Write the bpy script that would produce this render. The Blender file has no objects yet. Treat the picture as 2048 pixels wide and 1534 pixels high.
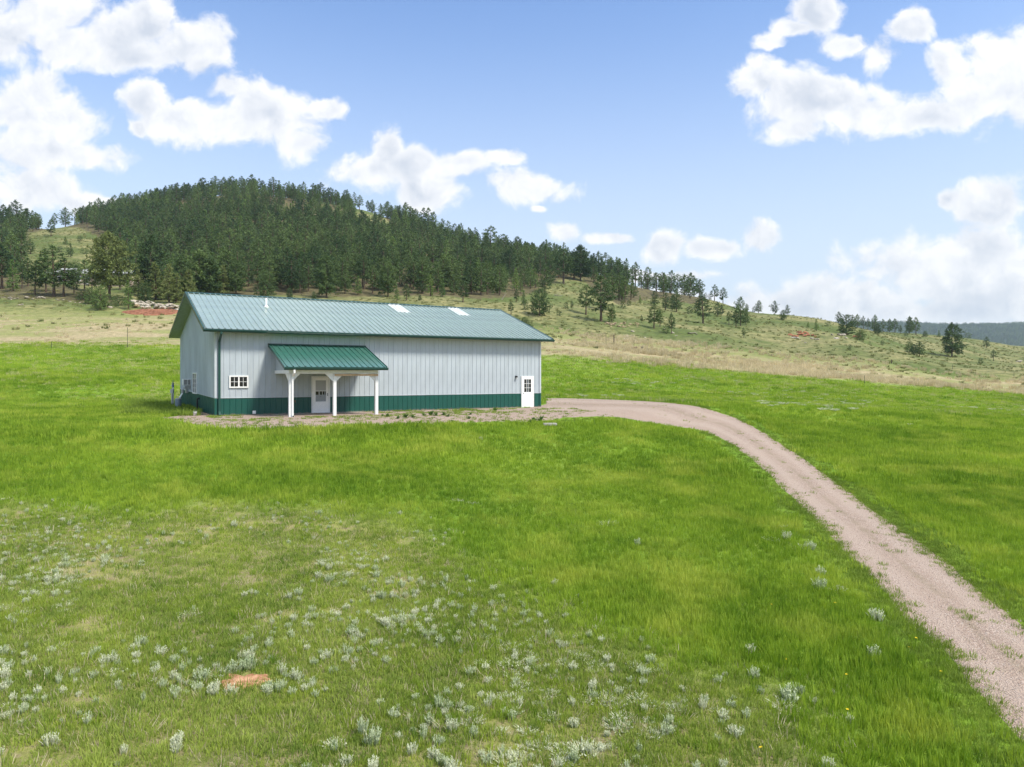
import bpy, bmesh, math, random
import numpy as np
from mathutils import Vector, Matrix, noise as mnoise

R = math.radians
rng = random.Random(7)
nrg = np.random.default_rng(11)
sc = bpy.context.scene
C = sc.collection

# ------------------------------------------------------------------ camera
F = 1421.0                      # focal length in photo pixels (2048 wide)
HZ = 750.0                      # horizon row
CAMZ = 2.18
cam_d = bpy.data.cameras.new('camera')
cam = bpy.data.objects.new('camera', cam_d)
C.objects.link(cam)
cam_d.sensor_width = 36.0
cam_d.lens = 36.0 * F / 2048.0
cam_d.shift_y = -(767.0 - HZ) / 2048.0
cam_d.clip_start = 0.1
cam_d.clip_end = 20000
cam.location = (0, 0, CAMZ)
cam.rotation_euler = (R(90), 0, 0)
sc.camera = cam

# ------------------------------------------------------------------ render / exposure
sc.view_settings.view_transform = 'Standard'
sc.view_settings.look = 'None'
sc.view_settings.gamma = 1.0
sc.view_settings.exposure = 0.67
sc.view_settings.use_curve_mapping = False
sc.cycles.use_denoising = True
sc.cycles.max_bounces = 6
sc.cycles.diffuse_bounces = 3
sc.cycles.glossy_bounces = 3
sc.cycles.transparent_max_bounces = 8
sc.cycles.volume_bounces = 0
sc.cycles.caustics_reflective = False
sc.cycles.caustics_refractive = False

# ------------------------------------------------------------------ sun and sky
HAZE, HAZE_D = True, 0.00011
SUN_DIR = Vector((0.62, -0.38, 0.95)).normalized()     # towards the sun
sun_d = bpy.data.lights.new('sun', 'SUN')
sun = bpy.data.objects.new('sun', sun_d)
C.objects.link(sun)
sun_d.energy = 3.2
sun_d.angle = R(10)
sun_d.color = (1.0, 0.93, 0.80)
sun.rotation_euler = SUN_DIR.to_track_quat('Z', 'Y').to_euler()
SUN_EL = math.asin(SUN_DIR.z)
SUN_AZ = math.atan2(SUN_DIR.x, SUN_DIR.y)

world = bpy.data.worlds.new('World')
sc.world = world
world.use_nodes = True
wt = world.node_tree
for n in list(wt.nodes):
    wt.nodes.remove(n)
WN, WL = wt.nodes, wt.links


def wn(typ, **kw):
    n = WN.new(typ)
    for k, v in kw.items():
        setattr(n, k, v)
    return n


def wmath(op, a, b=None, c=None, clamp=False):
    n = wn('ShaderNodeMath', operation=op, use_clamp=clamp)
    for i, v in enumerate((a, b, c)):
        if v is None:
            continue
        if isinstance(v, (int, float)):
            n.inputs[i].default_value = v
        else:
            WL.new(v, n.inputs[i])
    return n.outputs[0]


def wvec(op, a, b=None, c=None):
    n = wn('ShaderNodeVectorMath', operation=op)
    for i, v in enumerate((a, b, c)):
        if v is None:
            continue
        if isinstance(v, (tuple, list)):
            n.inputs[i].default_value = v
        else:
            WL.new(v, n.inputs[i])
    return n.outputs[1] if op in ('LENGTH', 'DOT_PRODUCT') else n.outputs[0]


sky = wn('ShaderNodeTexSky', sky_type='NISHITA', sun_disc=False)
sky.sun_elevation = SUN_EL
sky.sun_rotation = SUN_AZ
sky.air_density = 1.0
sky.dust_density = 0.6
sky.ozone_density = 1.6
tc = wn('ShaderNodeTexCoord')
sep = wn('ShaderNodeSeparateXYZ')
WL.new(tc.outputs['Generated'], sep.inputs[0])
dx, dy, dz = sep.outputs
yc = wmath('MAXIMUM', dy, 0.25)
u = wmath('DIVIDE', dx, yc)
v = wmath('DIVIDE', dz, yc)
cmb = wn('ShaderNodeCombineXYZ')
WL.new(u, cmb.inputs[0]); WL.new(v, cmb.inputs[1])
uv = cmb.outputs[0]


def wnoise(vec, scale, detail=6, rough=0.55, dist=0.0):
    n = wn('ShaderNodeTexNoise')
    n.inputs['Scale'].default_value = scale
    n.inputs['Detail'].default_value = detail
    n.inputs['Roughness'].default_value = rough
    n.inputs['Distortion'].default_value = dist
    WL.new(vec, n.inputs['Vector'])
    return n


warp = wnoise(uv, 9.0, 4, 0.6)
wv = wvec('SUBTRACT', warp.outputs['Color'], (0.5, 0.5, 0.5))
wv = wvec('MULTIPLY', wv, (0.055, 0.04, 0))
uvw = wvec('ADD', uv, wv)

BLOBS = [  # cloud masses: centre x, y, half width, half height (all as directions, given in photo pixels)
    (110, 20, 95, 40), (20, 75, 50, 70), (150, 85, 75, 45), (230, 60, 80, 60), (300, 45, 60, 55), (350, 90, 95, 50),
    (280, 110, 150, 38), (200, 95, 110, 40), (400, 95, 45, 55), (300, 190, 65, 50), (370, 230, 100, 42), (460, 245, 110, 50),
    (550, 240, 95, 62), (465, 175, 55, 28), (600, 285, 60, 38), (500, 200, 60, 50), (650, 215, 48, 20), (280, 250, 20, 20),
    (40, 215, 100, 75), (110, 240, 110, 65), (60, 290, 150, 60), (180, 310, 80, 35), (60, 380, 130, 50), (150, 400, 70, 30),
    (210, 400, 30, 16), (-60, 300, 120, 150), (-150, 120, 140, 130),
    (775, 300, 38, 55), (740, 340, 90, 45), (830, 330, 100, 42), (910, 325, 75, 32), (860, 380, 65, 42), (1010, 310, 45, 22),
    (1055, 375, 80, 36), (1075, 415, 20, 10),
    (1635, 20, 55, 50), (1590, 55, 40, 25), (1540, 80, 42, 18), (1700, 90, 55, 28), (1750, 115, 50, 40), (1520, 160, 60, 45),
    (1580, 210, 95, 65), (1660, 195, 110, 50), (1580, 255, 70, 32), (1740, 230, 110, 45), (1850, 230, 110, 45), (1960, 190, 100, 75),
    (1990, 110, 100, 60), (1830, 55, 45, 32), (2060, 150, 100, 110), (1900, 130, 50, 50),
    (1120, 462, 32, 22), (1220, 476, 58, 13), (1330, 490, 45, 40), (1440, 497, 60, 24), (1515, 480, 45, 30), (1300, 552, 120, 12),
    (1990, 405, 66, 50), (1900, 395, 28, 18), (1960, 505, 140, 62), (1870, 560, 190, 75), (1730, 600, 190, 52), (1570, 612, 170, 38), (1330, 590, 70, 16),
    (2060, 550, 160, 110), (1800, 625, 330, 40), (2250, 420, 160, 120), (2350, 150, 170, 120),
]
acc = None
for (bx_, by_, rx_, ry_) in BLOBS:
    cx, cy = (bx_ - 1024) / F, (HZ - by_) / F
    sx, sy = F / (rx_ * 1.22), F / (ry_ * 1.22)
    q = wvec('MULTIPLY_ADD', uvw, (sx, sy, 0), (-cx * sx, -cy * sy, 0))
    ln = wvec('LENGTH', q)
    acc = ln if acc is None else wmath('SMOOTH_MIN', acc, ln, 0.10)
blob = wmath('SUBTRACT', 1.0, acc)
blob = wmath('MAXIMUM', blob, -1.5)
fb = wnoise(uvw, 13.0, 12, 0.60, 0.25)
fb2 = wnoise(wvec('ADD', uvw, (0.008, 0.016, 0.0)), 13.0, 4, 0.5, 0.25)
fbc = wmath('SUBTRACT', fb.outputs[0], 0.5)
dens_front = wmath('MULTIPLY_ADD', fbc, 2.35, blob)
# the unseen sky: cloud cover raised to whiten the roof reflection and ambient light
gn_ = wnoise(tc.outputs['Generated'], 3.2, 10, 0.6)
dens_back = wmath('MULTIPLY', wmath('SUBTRACT', gn_.outputs[0], 0.47), 5.0)
frontm = wn('ShaderNodeMapRange', interpolation_type='SMOOTHSTEP')
frontm.inputs['From Min'].default_value = 0.30
frontm.inputs['From Max'].default_value = 0.50
WL.new(dy, frontm.inputs['Value'])
upm = wn('ShaderNodeMapRange', interpolation_type='SMOOTHSTEP')
upm.inputs['From Min'].default_value = 0.62
upm.inputs['From Max'].default_value = 0.50
WL.new(v, upm.inputs['Value'])
fmask = wmath('MULTIPLY', frontm.outputs[0], upm.outputs[0])
mixd = wn('ShaderNodeMix', data_type='FLOAT')
WL.new(fmask, mixd.inputs[0])
WL.new(dens_back, mixd.inputs[2]); WL.new(dens_front, mixd.inputs[3])
dens = mixd.outputs[0]
cov = wn('ShaderNodeMapRange', interpolation_type='SMOOTHSTEP')
cov.inputs['From Min'].default_value = 0.0
cov.inputs['From Max'].default_value = 0.50
WL.new(dens, cov.inputs['Value'])
# relief: lit upper right edges, greyer bellies in the thick middle
rel = wmath('SUBTRACT', fb.outputs[0], fb2.outputs[0])
thick = wn('ShaderNodeMapRange', interpolation_type='SMOOTHSTEP')
thick.inputs['From Min'].default_value = 0.25
thick.inputs['From Max'].default_value = 0.85
WL.new(dens, thick.inputs['Value'])
big = wnoise(uvw, 8.0, 5, 0.55)
bigm = wn('ShaderNodeMapRange', interpolation_type='SMOOTHSTEP')
bigm.inputs['From Min'].default_value = 0.42
bigm.inputs['From Max'].default_value = 0.62
WL.new(big.outputs[0], bigm.inputs['Value'])
shade = wmath('MULTIPLY', thick.outputs[0], bigm.outputs[0])
shade = wmath('MULTIPLY', shade, 0.62)
lit = wmath('SUBTRACT', wmath('MULTIPLY_ADD', rel, 2.4, 0.86), shade, clamp=True)
ccol = wn('ShaderNodeMix', data_type='RGBA')
ccol.inputs[6].default_value = (2.9, 3.15, 3.6, 1)
ccol.inputs[7].default_value = (4.65, 4.65, 4.7, 1)
WL.new(lit, ccol.inputs[0])
covs = wmath('MULTIPLY', cov.outputs[0], 0.97)
# clear sky: the physical sky, a little whiter towards the horizon where moist air lies
skb = wn('ShaderNodeMix', data_type='RGBA')
skb.inputs[7].default_value = (3.35, 3.65, 4.0, 1)
hz = wn('ShaderNodeMapRange', interpolation_type='SMOOTHSTEP')
hz.inputs['From Min'].default_value = 0.52
hz.inputs['From Max'].default_value = 0.0
hz.inputs['To Min'].default_value = 0.0
hz.inputs['To Max'].default_value = 0.9
WL.new(dz, hz.inputs['Value'])
WL.new(hz.outputs[0], skb.inputs[0])
skm = wn('ShaderNodeMix', data_type='RGBA', blend_type='MULTIPLY')
skm.inputs[0].default_value = 1.0
skm.inputs[7].default_value = (0.80, 0.90, 1.04, 1)
WL.new(sky.outputs[0], skm.inputs[6])
WL.new(skm.outputs[2], skb.inputs[6])
fin = wn('ShaderNodeMix', data_type='RGBA')
WL.new(covs, fin.inputs[0])
WL.new(skb.outputs[2], fin.inputs[6]); WL.new(ccol.outputs[2], fin.inputs[7])
bg = wn('ShaderNodeBackground')
bg.inputs['Strength'].default_value = 0.15
WL.new(fin.outputs[2], bg.inputs['Color'])
wo = wn('ShaderNodeOutputWorld')
WL.new(bg.outputs[0], wo.inputs['Surface'])
world.cycles.sampling_method = 'MANUAL'
world.cycles.sample_map_resolution = 512


# ------------------------------------------------------------------ material helpers
class Mat:
    """tiny node helper"""
    def __init__(s, name):
        s.m = bpy.data.materials.new(name)
        s.m.use_nodes = True
        s.t = s.m.node_tree
        s.N, s.L = s.t.nodes, s.t.links
        s.b = s.N['Principled BSDF']
        s.out = s.N['Material Output']
        s.geo = None

    def n(s, typ, **kw):
        x = s.N.new(typ)
        for k, v_ in kw.items():
            setattr(x, k, v_)
        return x

    def put(s, inp, v_):
        if isinstance(v_, (int, float)):
            inp.default_value = v_
        elif isinstance(v_, (tuple, list)):
            inp.default_value = tuple(v_) + ((1,) if len(v_) == 3 and len(inp.default_value) == 4 else ())
        else:
            s.L.new(v_, inp)

    def pos(s):
        if s.geo is None:
            s.geo = s.n('ShaderNodeNewGeometry')
        return s.geo.outputs['Position']

    def obj(s):
        return s.n('ShaderNodeTexCoord').outputs['Object']

    def rand(s):
        return s.n('ShaderNodeObjectInfo').outputs['Random']

    def attr(s, name):
        return s.n('ShaderNodeAttribute', attribute_name=name).outputs['Fac']

    def noise(s, vec, scale, detail=4, rough=0.55, dist=0.0):
        x = s.n('ShaderNodeTexNoise')
        x.inputs['Scale'].default_value = scale
        x.inputs['Detail'].default_value = detail
        x.inputs['Roughness'].default_value = rough
        x.inputs['Distortion'].default_value = dist
        s.L.new(vec, x.inputs['Vector'])
        return x.outputs[0]

    def scalev(s, vec, k):
        x = s.n('ShaderNodeVectorMath', operation='MULTIPLY')
        s.L.new(vec, x.inputs[0]); x.inputs[1].default_value = k
        return x.outputs[0]

    def ramp(s, fac, a, b, lo=0.0, hi=1.0):
        x = s.n('ShaderNodeMapRange', interpolation_type='SMOOTHSTEP')
        s.L.new(fac, x.inputs[0])
        x.inputs[1].default_value = a; x.inputs[2].default_value = b
        x.inputs[3].default_value = lo; x.inputs[4].default_value = hi
        return x.outputs[0]

    def mix(s, fac, a, b, mode='MIX'):
        x = s.n('ShaderNodeMix', data_type='RGBA', blend_type=mode)
        s.put(x.inputs[0], fac); s.put(x.inputs[6], a); s.put(x.inputs[7], b)
        return x.outputs[2]

    def math(s, op, a, b=None, c=None, clamp=False):
        x = s.n('ShaderNodeMath', operation=op, use_clamp=clamp)
        for i, v_ in enumerate((a, b, c)):
            if v_ is not None:
                s.put(x.inputs[i], v_)
        return x.outputs[0]

    def bump(s, h, strength=0.3, dist=0.05):
        x = s.n('ShaderNodeBump')
        x.inputs['Strength'].default_value = strength
        x.inputs['Distance'].default_value = dist
        s.L.new(h, x.inputs['Height'])
        s.L.new(x.outputs[0], s.b.inputs['Normal'])
        return x

    def base(s, col, rough=0.6, spec=0.5, metal=0.0):
        s.put(s.b.inputs['Base Color'], col)
        s.put(s.b.inputs['Roughness'], rough)
        s.put(s.b.inputs['Specular IOR Level'], spec)
        s.put(s.b.inputs['Metallic'], metal)
        return s


def simple(name, col, rough=0.6, spec=0.5, metal=0.0, var=0.08, scale=6.0):
    m = Mat(name)
    nz = m.noise(m.obj(), scale, 5, 0.6)
    dk = tuple(c * (1 - var * 2) for c in col)
    lt = tuple(min(1, c * (1 + var)) for c in col)
    m.base(m.mix(m.ramp(nz, 0.3, 0.7), dk, lt), rough, spec, metal)
    return m.m


def foliage(name, dark, light, trans=0.3, nscale=0.05, rough=0.75, yellow=None):
    """leaf material: random colour per plant, patches across the land, some light shining through"""
    m = Mat(name)
    nz = m.noise(m.pos(), nscale, 4, 0.6)
    f = m.math('ADD', m.math('MULTIPLY', m.rand(), 0.62), m.ramp(nz, 0.3, 0.7, -0.05, 0.5), clamp=True)
    col = m.mix(f, dark, light)
    if yellow:
        nz2 = m.noise(m.pos(), nscale * 3.1, 3, 0.6)
        col = m.mix(m.ramp(nz2, 0.45, 0.7, 0.0, 0.75), col, yellow)
    m.base(col, rough, 0.25)
    tr = m.n('ShaderNodeBsdfTranslucent')
    m.L.new(m.mix(0.5, col, m.mix(1.0, col, (1.3, 1.25, 0.5), 'MULTIPLY')), tr.inputs[0])
    mx = m.n('ShaderNodeMixShader')
    mx.inputs[0].default_value = trans
    m.L.new(m.b.outputs[0], mx.inputs[1]); m.L.new(tr.outputs[0], mx.inputs[2])
    m.L.new(mx.outputs[0], m.out.inputs['Surface'])
    return m.m


# ------------------------------------------------------------------ mesh helpers
class MB:
    def __init__(s):
        s.v, s.f, s.mi = [], [], []

    def add(s, verts, faces, mi=0):
        o = len(s.v)
        s.v.extend([tuple(p) for p in verts])
        s.f.extend([tuple(i + o for i in f) for f in faces])
        s.mi.extend([mi] * len(faces))

    def box(s, x0, x1, y0, y1, z0, z1, mi=0):
        s.add([(x0, y0, z0), (x1, y0, z0), (x1, y1, z0), (x0, y1, z0), (x0, y0, z1), (x1, y0, z1), (x1, y1, z1), (x0, y1, z1)],
              [(0, 3, 2, 1), (4, 5, 6, 7), (0, 1, 5, 4), (1, 2, 6, 5), (2, 3, 7, 6), (3, 0, 4, 7)], mi)

    def hexa(s, b, t, mi=0):
        """prism from four bottom and four top points"""
        s.add(list(b) + list(t), [(0, 3, 2, 1), (4, 5, 6, 7), (0, 1, 5, 4), (1, 2, 6, 5), (2, 3, 7, 6), (3, 0, 4, 7)], mi)

    def prism(s, poly, d, mi=0):
        """closed polygon (3-D points) extruded by vector d"""
        n = len(poly)
        top = [tuple(Vector(p) + Vector(d)) for p in poly]
        s.add(list(poly) + top, [tuple(range(n))[::-1], tuple(range(n, 2 * n))] + [(i, (i + 1) % n, (i + 1) % n + n, i + n) for i in range(n)], mi)

    def tube(s, p0, p1, r0, r1=None, n=8, mi=0, cap=True):
        r1 = r0 if r1 is None else r1
        p0, p1 = Vector(p0), Vector(p1)
        d = (p1 - p0)
        if d.length < 1e-6:
            return
        q = d.to_track_quat('Z', 'Y')
        vs = []
        for p, r in ((p0, r0), (p1, r1)):
            for k in range(n):
                a = 2 * math.pi * k / n
                vs.append(p + q @ Vector((math.cos(a) * r, math.sin(a) * r, 0)))
        fs = [(k, (k + 1) % n, (k + 1) % n + n, k + n) for k in range(n)]
        if cap:
            fs += [tuple(range(n))[::-1], tuple(range(n, 2 * n))]
        s.add(vs, fs, mi)

    def lathe(s, prof, c=(0, 0, 0), n=16, mi=0):
        vs, fs = [], []
        for (r, z) in prof:
            for k in range(n):
                a = 2 * math.pi * k / n
                vs.append((c[0] + math.cos(a) * r, c[1] + math.sin(a) * r, c[2] + z))
        for i in range(len(prof) - 1):
            for k in range(n):
                fs.append((i * n + k, i * n + (k + 1) % n, (i + 1) * n + (k + 1) % n, (i + 1) * n + k))
        fs.append(tuple(range(n))[::-1])
        fs.append(tuple(range((len(prof) - 1) * n, len(prof) * n)))
        s.add(vs, fs, mi)

    def mesh(s, name, mats, smooth=False):
        me = bpy.data.meshes.new(name)
        me.from_pydata(s.v, [], s.f)
        for m in (mats if isinstance(mats, (list, tuple)) else [mats]):
            me.materials.append(m)
        me.polygons.foreach_set('material_index', s.mi)
        if smooth:
            me.polygons.foreach_set('use_smooth', [True] * len(s.f))
        me.update()
        return me

    def build(s, name, mats, parent=None, smooth=False, bevel=0.0):
        o = bpy.data.objects.new(name, s.mesh(name, mats, smooth))
        C.objects.link(o)
        o.parent = parent
        if bevel:
            b = o.modifiers.new('bevel', 'BEVEL')
            b.width = bevel; b.segments = 1; b.limit_method = 'ANGLE'
        return o


def tag(o, label=None, cat=None, group=None, kind=None):
    if label: o['label'] = label
    if cat: o['category'] = cat
    if group: o['group'] = group
    if kind: o['kind'] = kind
    return o


def empty(name, loc, rz=0.0):
    o = bpy.data.objects.new(name, None)
    o.empty_display_size = 0.2
    C.objects.link(o)
    o.location = loc
    o.rotation_euler = (0, 0, rz)
    return o


def link_mesh(name, me, parent=None, loc=(0, 0, 0), rz=0.0, scl=None):
    o = bpy.data.objects.new(name, me)
    C.objects.link(o)
    o.parent = parent
    o.location = loc
    o.rotation_euler = (0, 0, rz)
    if scl is not None:
        o.scale = scl
    return o


# ------------------------------------------------------------------ the lie of the land
P0 = Vector((-15.8, 37.8, 0.0))                  # front left corner of the building
AU = Vector((0.8518, 0.5238, 0.0)).normalized()  # along its front
AW = Vector((-AU.y, AU.x, 0.0))                  # to its back
BROT = math.atan2(AU.y, AU.x)
BL, BWID = 20.84, 14.7


def st(X, Y):
    return (X - P0.x) * AU.x + (Y - P0.y) * AU.y, (X - P0.x) * AW.x + (Y - P0.y) * AW.y


TP = np.array([-200, -60, -45, -36, -30, -24, -19, -15, -12, -9, -6.5, -4.5, -2.5, 400.])
TZ = np.array([-3.4, -3.0, -2.85, -2.65, -2.42, -2.1, -1.68, -1.28, -0.92, -0.52, -0.24, -0.08, 0, 0.])
_tt = np.linspace(-80, 20, 1001)
_tz = np.interp(_tt, TP, TZ)
_k = np.exp(-0.5 * (np.arange(-30, 31) / 12.0) ** 2); _k /= _k.sum()
_tz = np.convolve(np.pad(_tz, 30, mode='edge'), _k, mode='valid')
_tz -= _tz[-1]

COLS = {   # photo column: (distance, photo row of the ground there)
    -1200: [(75, 735), (90, 712), (110, 688), (130, 655), (160, 605), (220, 545), (340, 480), (430, 455), (500, 455), (620, 475), (900, 560)],
    0:    [(75, 738), (90, 714), (110, 690), (130, 655), (160, 602), (180, 578), (220, 545), (270, 512), (340, 478), (400, 452), (480, 458), (620, 478), (900, 565)],
    100:  [(75, 740), (90, 715), (110, 691), (130, 657), (160, 604), (180, 575), (220, 540), (270, 505), (320, 478), (370, 462), (430, 468), (620, 480), (900, 565)],
    200:  [(75, 742), (90, 716), (110, 692), (130, 658), (160, 606), (180, 583), (220, 556), (270, 522), (340, 475), (430, 438), (500, 434), (620, 450), (900, 560)],
    300:  [(75, 744), (90, 717), (110, 693), (130, 660), (160, 608), (180, 588), (220, 558), (270, 520), (340, 466), (430, 418), (480, 411), (620, 428), (900, 550)],
    400:  [(75, 745), (90, 718), (110, 694), (130, 661), (160, 608), (180, 590), (220, 560), (270, 520), (340, 458), (430, 402), (480, 390), (620, 404), (900, 540)],
    500:  [(75, 747), (90, 720), (110, 696), (130, 662), (160, 610), (180, 590), (220, 560), (270, 515), (340, 450), (430, 397), (480, 386), (620, 400), (900, 540)],
    600:  [(75, 750), (90, 722), (110, 698), (130, 664), (160, 612), (180, 592), (220, 562), (270, 518), (340, 456), (430, 406), (480, 400), (620, 410), (900, 545)],
    700:  [(75, 755), (90, 726), (110, 700), (130, 667), (160, 618), (180, 600), (220, 568), (270, 528), (340, 470), (430, 420), (470, 413), (620, 425), (900, 560)],
    800:  [(75, 760), (90, 730), (110, 702), (130, 670), (160, 625), (180, 607), (220, 576), (270, 538), (340, 490), (410, 446), (450, 440), (620, 460), (900, 590)],
    900:  [(75, 768), (90, 736), (110, 704), (130, 675), (160, 636), (180, 614), (220, 586), (270, 552), (340, 512), (400, 476), (440, 468), (620, 500), (900, 610)],
    1000: [(75, 775), (90, 742), (110, 705), (130, 678), (160, 646), (180, 620), (220, 595), (270, 565), (340, 535), (400, 512), (440, 510), (620, 545), (900, 640)],
    1100: [(75, 779), (90, 747), (110, 707), (130, 682), (160, 652), (180, 630), (220, 598), (270, 570), (330, 535), (380, 520), (440, 524), (620, 560), (900, 650)],
    1200: [(75, 783), (90, 752), (110, 713), (130, 690), (160, 664), (180, 645), (220, 612), (270, 585), (330, 556), (380, 548), (440, 560), (620, 600), (900, 680)],
    1300: [(75, 787), (90, 760), (110, 724), (130, 702), (160, 674), (180, 656), (220, 630), (270, 605), (330, 586), (370, 580), (440, 592), (620, 630), (900, 690)],
    1400: [(75, 790), (90, 768), (110, 737), (130, 716), (160, 686), (180, 668), (220, 642), (270, 618), (330, 595), (365, 589), (440, 602), (620, 640), (900, 700)],
    1500: [(75, 796), (90, 774), (110, 746), (130, 727), (160, 698), (180, 680), (220, 655), (270, 633), (320, 623), (380, 632), (440, 645), (620, 665), (900, 710)],
    1600: [(75, 802), (90, 780), (110, 754), (130, 737), (160, 710), (180, 694), (220, 665), (265, 641), (300, 628), (380, 640), (440, 650), (620, 670), (900, 715)],
    1700: [(75, 807), (90, 788), (110, 763), (130, 746), (160, 714), (190, 688), (220, 672), (260, 655), (300, 650), (380, 658), (440, 662), (620, 682), (900, 720)],
    1800: [(75, 812), (90, 796), (110, 773), (130, 758), (155, 724), (185, 703), (215, 716), (260, 700), (330, 676), (400, 664), (460, 672), (620, 700), (900, 725)],
    1900: [(75, 817), (90, 801), (110, 781), (130, 764), (155, 742), (170, 736), (210, 728), (260, 712), (330, 684), (400, 671), (460, 680), (620, 705), (900, 730)],
    2048: [(75, 822), (90, 808), (110, 790), (130, 774), (160, 751), (190, 753), (225, 742), (260, 728), (330, 710), (400, 698), (460, 708), (620, 720), (900, 735)],
    3300: [(75, 827), (90, 812), (110, 797), (130, 784), (160, 768), (190, 765), (225, 760), (260, 750), (330, 738), (400, 730), (460, 735), (620, 740), (900, 742)],
}
FAR = {-1200: 655, 0: 655, 1000: 655, 1600: 645, 1740: 641, 1850: 640, 1905: 650, 1960: 641, 2048: 643, 2300: 640, 3300: 650}
LY = np.linspace(math.log(50), math.log(5200), 155)
PX = np.linspace(-1200, 3300, 181)
_cx = sorted(COLS)
_g = np.zeros((len(_cx), len(LY)))
for i, cxp in enumerate(_cx):
    a = (cxp - 1024) / F
    s50, t50 = st(a * 50, 50.0)
    z50 = float(np.interp(t50, _tt, _tz))
    ys = [(50, z50)] + [(Yd, CAMZ + (HZ - yp) / F * Yd) for Yd, yp in COLS[cxp]]
    fy = np.interp(cxp, sorted(FAR), [FAR[k] for k in sorted(FAR)])
    ys += [(1500, CAMZ + (HZ - 744) / F * 1500), (2200, CAMZ + (HZ - 712) / F * 2200), (3000, CAMZ + (HZ - fy) / F * 3000), (3400, CAMZ + (HZ - 670) / F * 3400), (5200, 160.0)]
    lx = np.log([q[0] for q in ys]); ang = np.array([(q[1] - CAMZ) / q[0] for q in ys])
    _g[i] = np.interp(LY, lx, ang)
_G = np.zeros((len(PX), len(LY)))
for j in range(len(LY)):
    _G[:, j] = np.interp(PX, _cx, _g[:, j])


def _blur(A, sg, ax):
    r = int(3 * sg) + 1
    k = np.exp(-0.5 * (np.arange(-r, r + 1) / sg) ** 2); k /= k.sum()
    A = np.pad(A, [(r, r) if i == ax else (0, 0) for i in range(2)], mode='edge')
    return np.apply_along_axis(lambda q: np.convolve(q, k, mode='valid'), ax, A)


_G = _blur(_blur(_G, 1.3, 0), 1.2, 1)


def vnoise(X, Y, scale, seed=0.0, octaves=3):
    """smooth value noise, vectorised, -1..1"""
    out = np.zeros_like(X, dtype=float); amp = 1.0; tot = 0.0
    for o in range(octaves):
        x = X * scale + seed * 17.3 + o * 31.7; y = Y * scale + seed * 7.1 - o * 11.9
        xi, yi = np.floor(x), np.floor(y)
        fx, fy = x - xi, y - yi
        fx = fx * fx * (3 - 2 * fx); fy = fy * fy * (3 - 2 * fy)

        def hsh(a, b):
            q = np.sin(a * 127.1 + b * 311.7 + seed * 13.7) * 43758.5453
            return q - np.floor(q)
        n = (hsh(xi, yi) * (1 - fx) + hsh(xi + 1, yi) * fx) * (1 - fy) + (hsh(xi, yi + 1) * (1 - fx) + hsh(xi + 1, yi + 1) * fx) * fy
        out += (n * 2 - 1) * amp; tot += amp
        amp *= 0.5; scale *= 2.03
    return out / tot


def sstep(a, b, x):
    q = np.clip((x - a) / (b - a), 0, 1)
    return q * q * (3 - 2 * q)


def height(X, Y):
    X = np.asarray(X, float); Y = np.asarray(Y, float)
    s, t = st(X, Y)
    zn = np.interp(t, _tt, _tz)
    Yc = np.maximum(Y, 50.0)
    a = np.clip(X / np.maximum(Y, 1.0), -1.5, 1.55)
    px = np.clip(a * F + 1024, -1199.9, 3299.9)
    fi = (px - PX[0]) / (PX[1] - PX[0]); fj = (np.log(np.minimum(Yc, 5100)) - LY[0]) / (LY[1] - LY[0])
    i0 = np.clip(fi.astype(int), 0, len(PX) - 2); j0 = np.clip(fj.astype(int), 0, len(LY) - 2)
    u_ = fi - i0; v_ = fj - j0
    ang = (_G[i0, j0] * (1 - u_) + _G[i0 + 1, j0] * u_) * (1 - v_) + (_G[i0, j0 + 1] * (1 - u_) + _G[i0 + 1, j0 + 1] * u_) * v_
    zf = CAMZ + ang * Yc
    w = sstep(46, 70, Y)
    z = zn * (1 - w) + zf * w
    # flat building pad
    dxs = np.maximum(np.maximum(-2.5 - s, s - (BL + 10)), 0); dts = np.maximum(np.maximum(-3.0 - t, t - (BWID + 1.5)), 0)
    dd = np.hypot(dxs, dts)
    z = z * sstep(0, 7, dd)
    # unevenness
    far = sstep(60, 170, Y)
    z = z + vnoise(X, Y, 0.045, 3, 3) * 1.3 * far + vnoise(X, Y, 0.012, 5, 2) * 4.0 * sstep(250, 600, Y)
    z = z + vnoise(X, Y, 0.16, 1, 2) * 0.10 * sstep(3, 12, dd)
    return z


def project(X, Y, Z):
    return 1024 + F * X / Y, HZ - F * (Z - CAMZ) / Y


_ray = np.concatenate([np.arange(5, 80, 0.1), np.arange(80, 700, 0.5), np.arange(700, 3400, 5)])


def cast(px, py, crest=True):
    """point of the land seen at a photo pixel; the crest when the pixel lies above it"""
    a = (px - 1024) / F
    X = a * _ray
    z = height(X, _ray)
    line = CAMZ + (HZ - py) / F * _ray
    m = np.nonzero(z >= line)[0]
    m = m[_ray[m] < 1100]
    if len(m):
        i = m[0]
    else:
        ang = (z - CAMZ) / _ray
        ang[_ray > 700] = -9
        i = int(np.argmax(ang))
    return Vector((X[i], _ray[i], z[i]))


def inpoly(x, y, poly):
    x = np.asarray(x, float); y = np.asarray(y, float)
    c = np.zeros(x.shape, bool)
    n = len(poly)
    for i in range(n):
        x0, y0 = poly[i][:2]; x1, y1 = poly[(i + 1) % n][:2]
        if y0 == y1:
            continue
        m = ((y0 > y) != (y1 > y)) & (x < (x1 - x0) * (y - y0) / (y1 - y0) + x0)
        c ^= m
    return c


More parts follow.
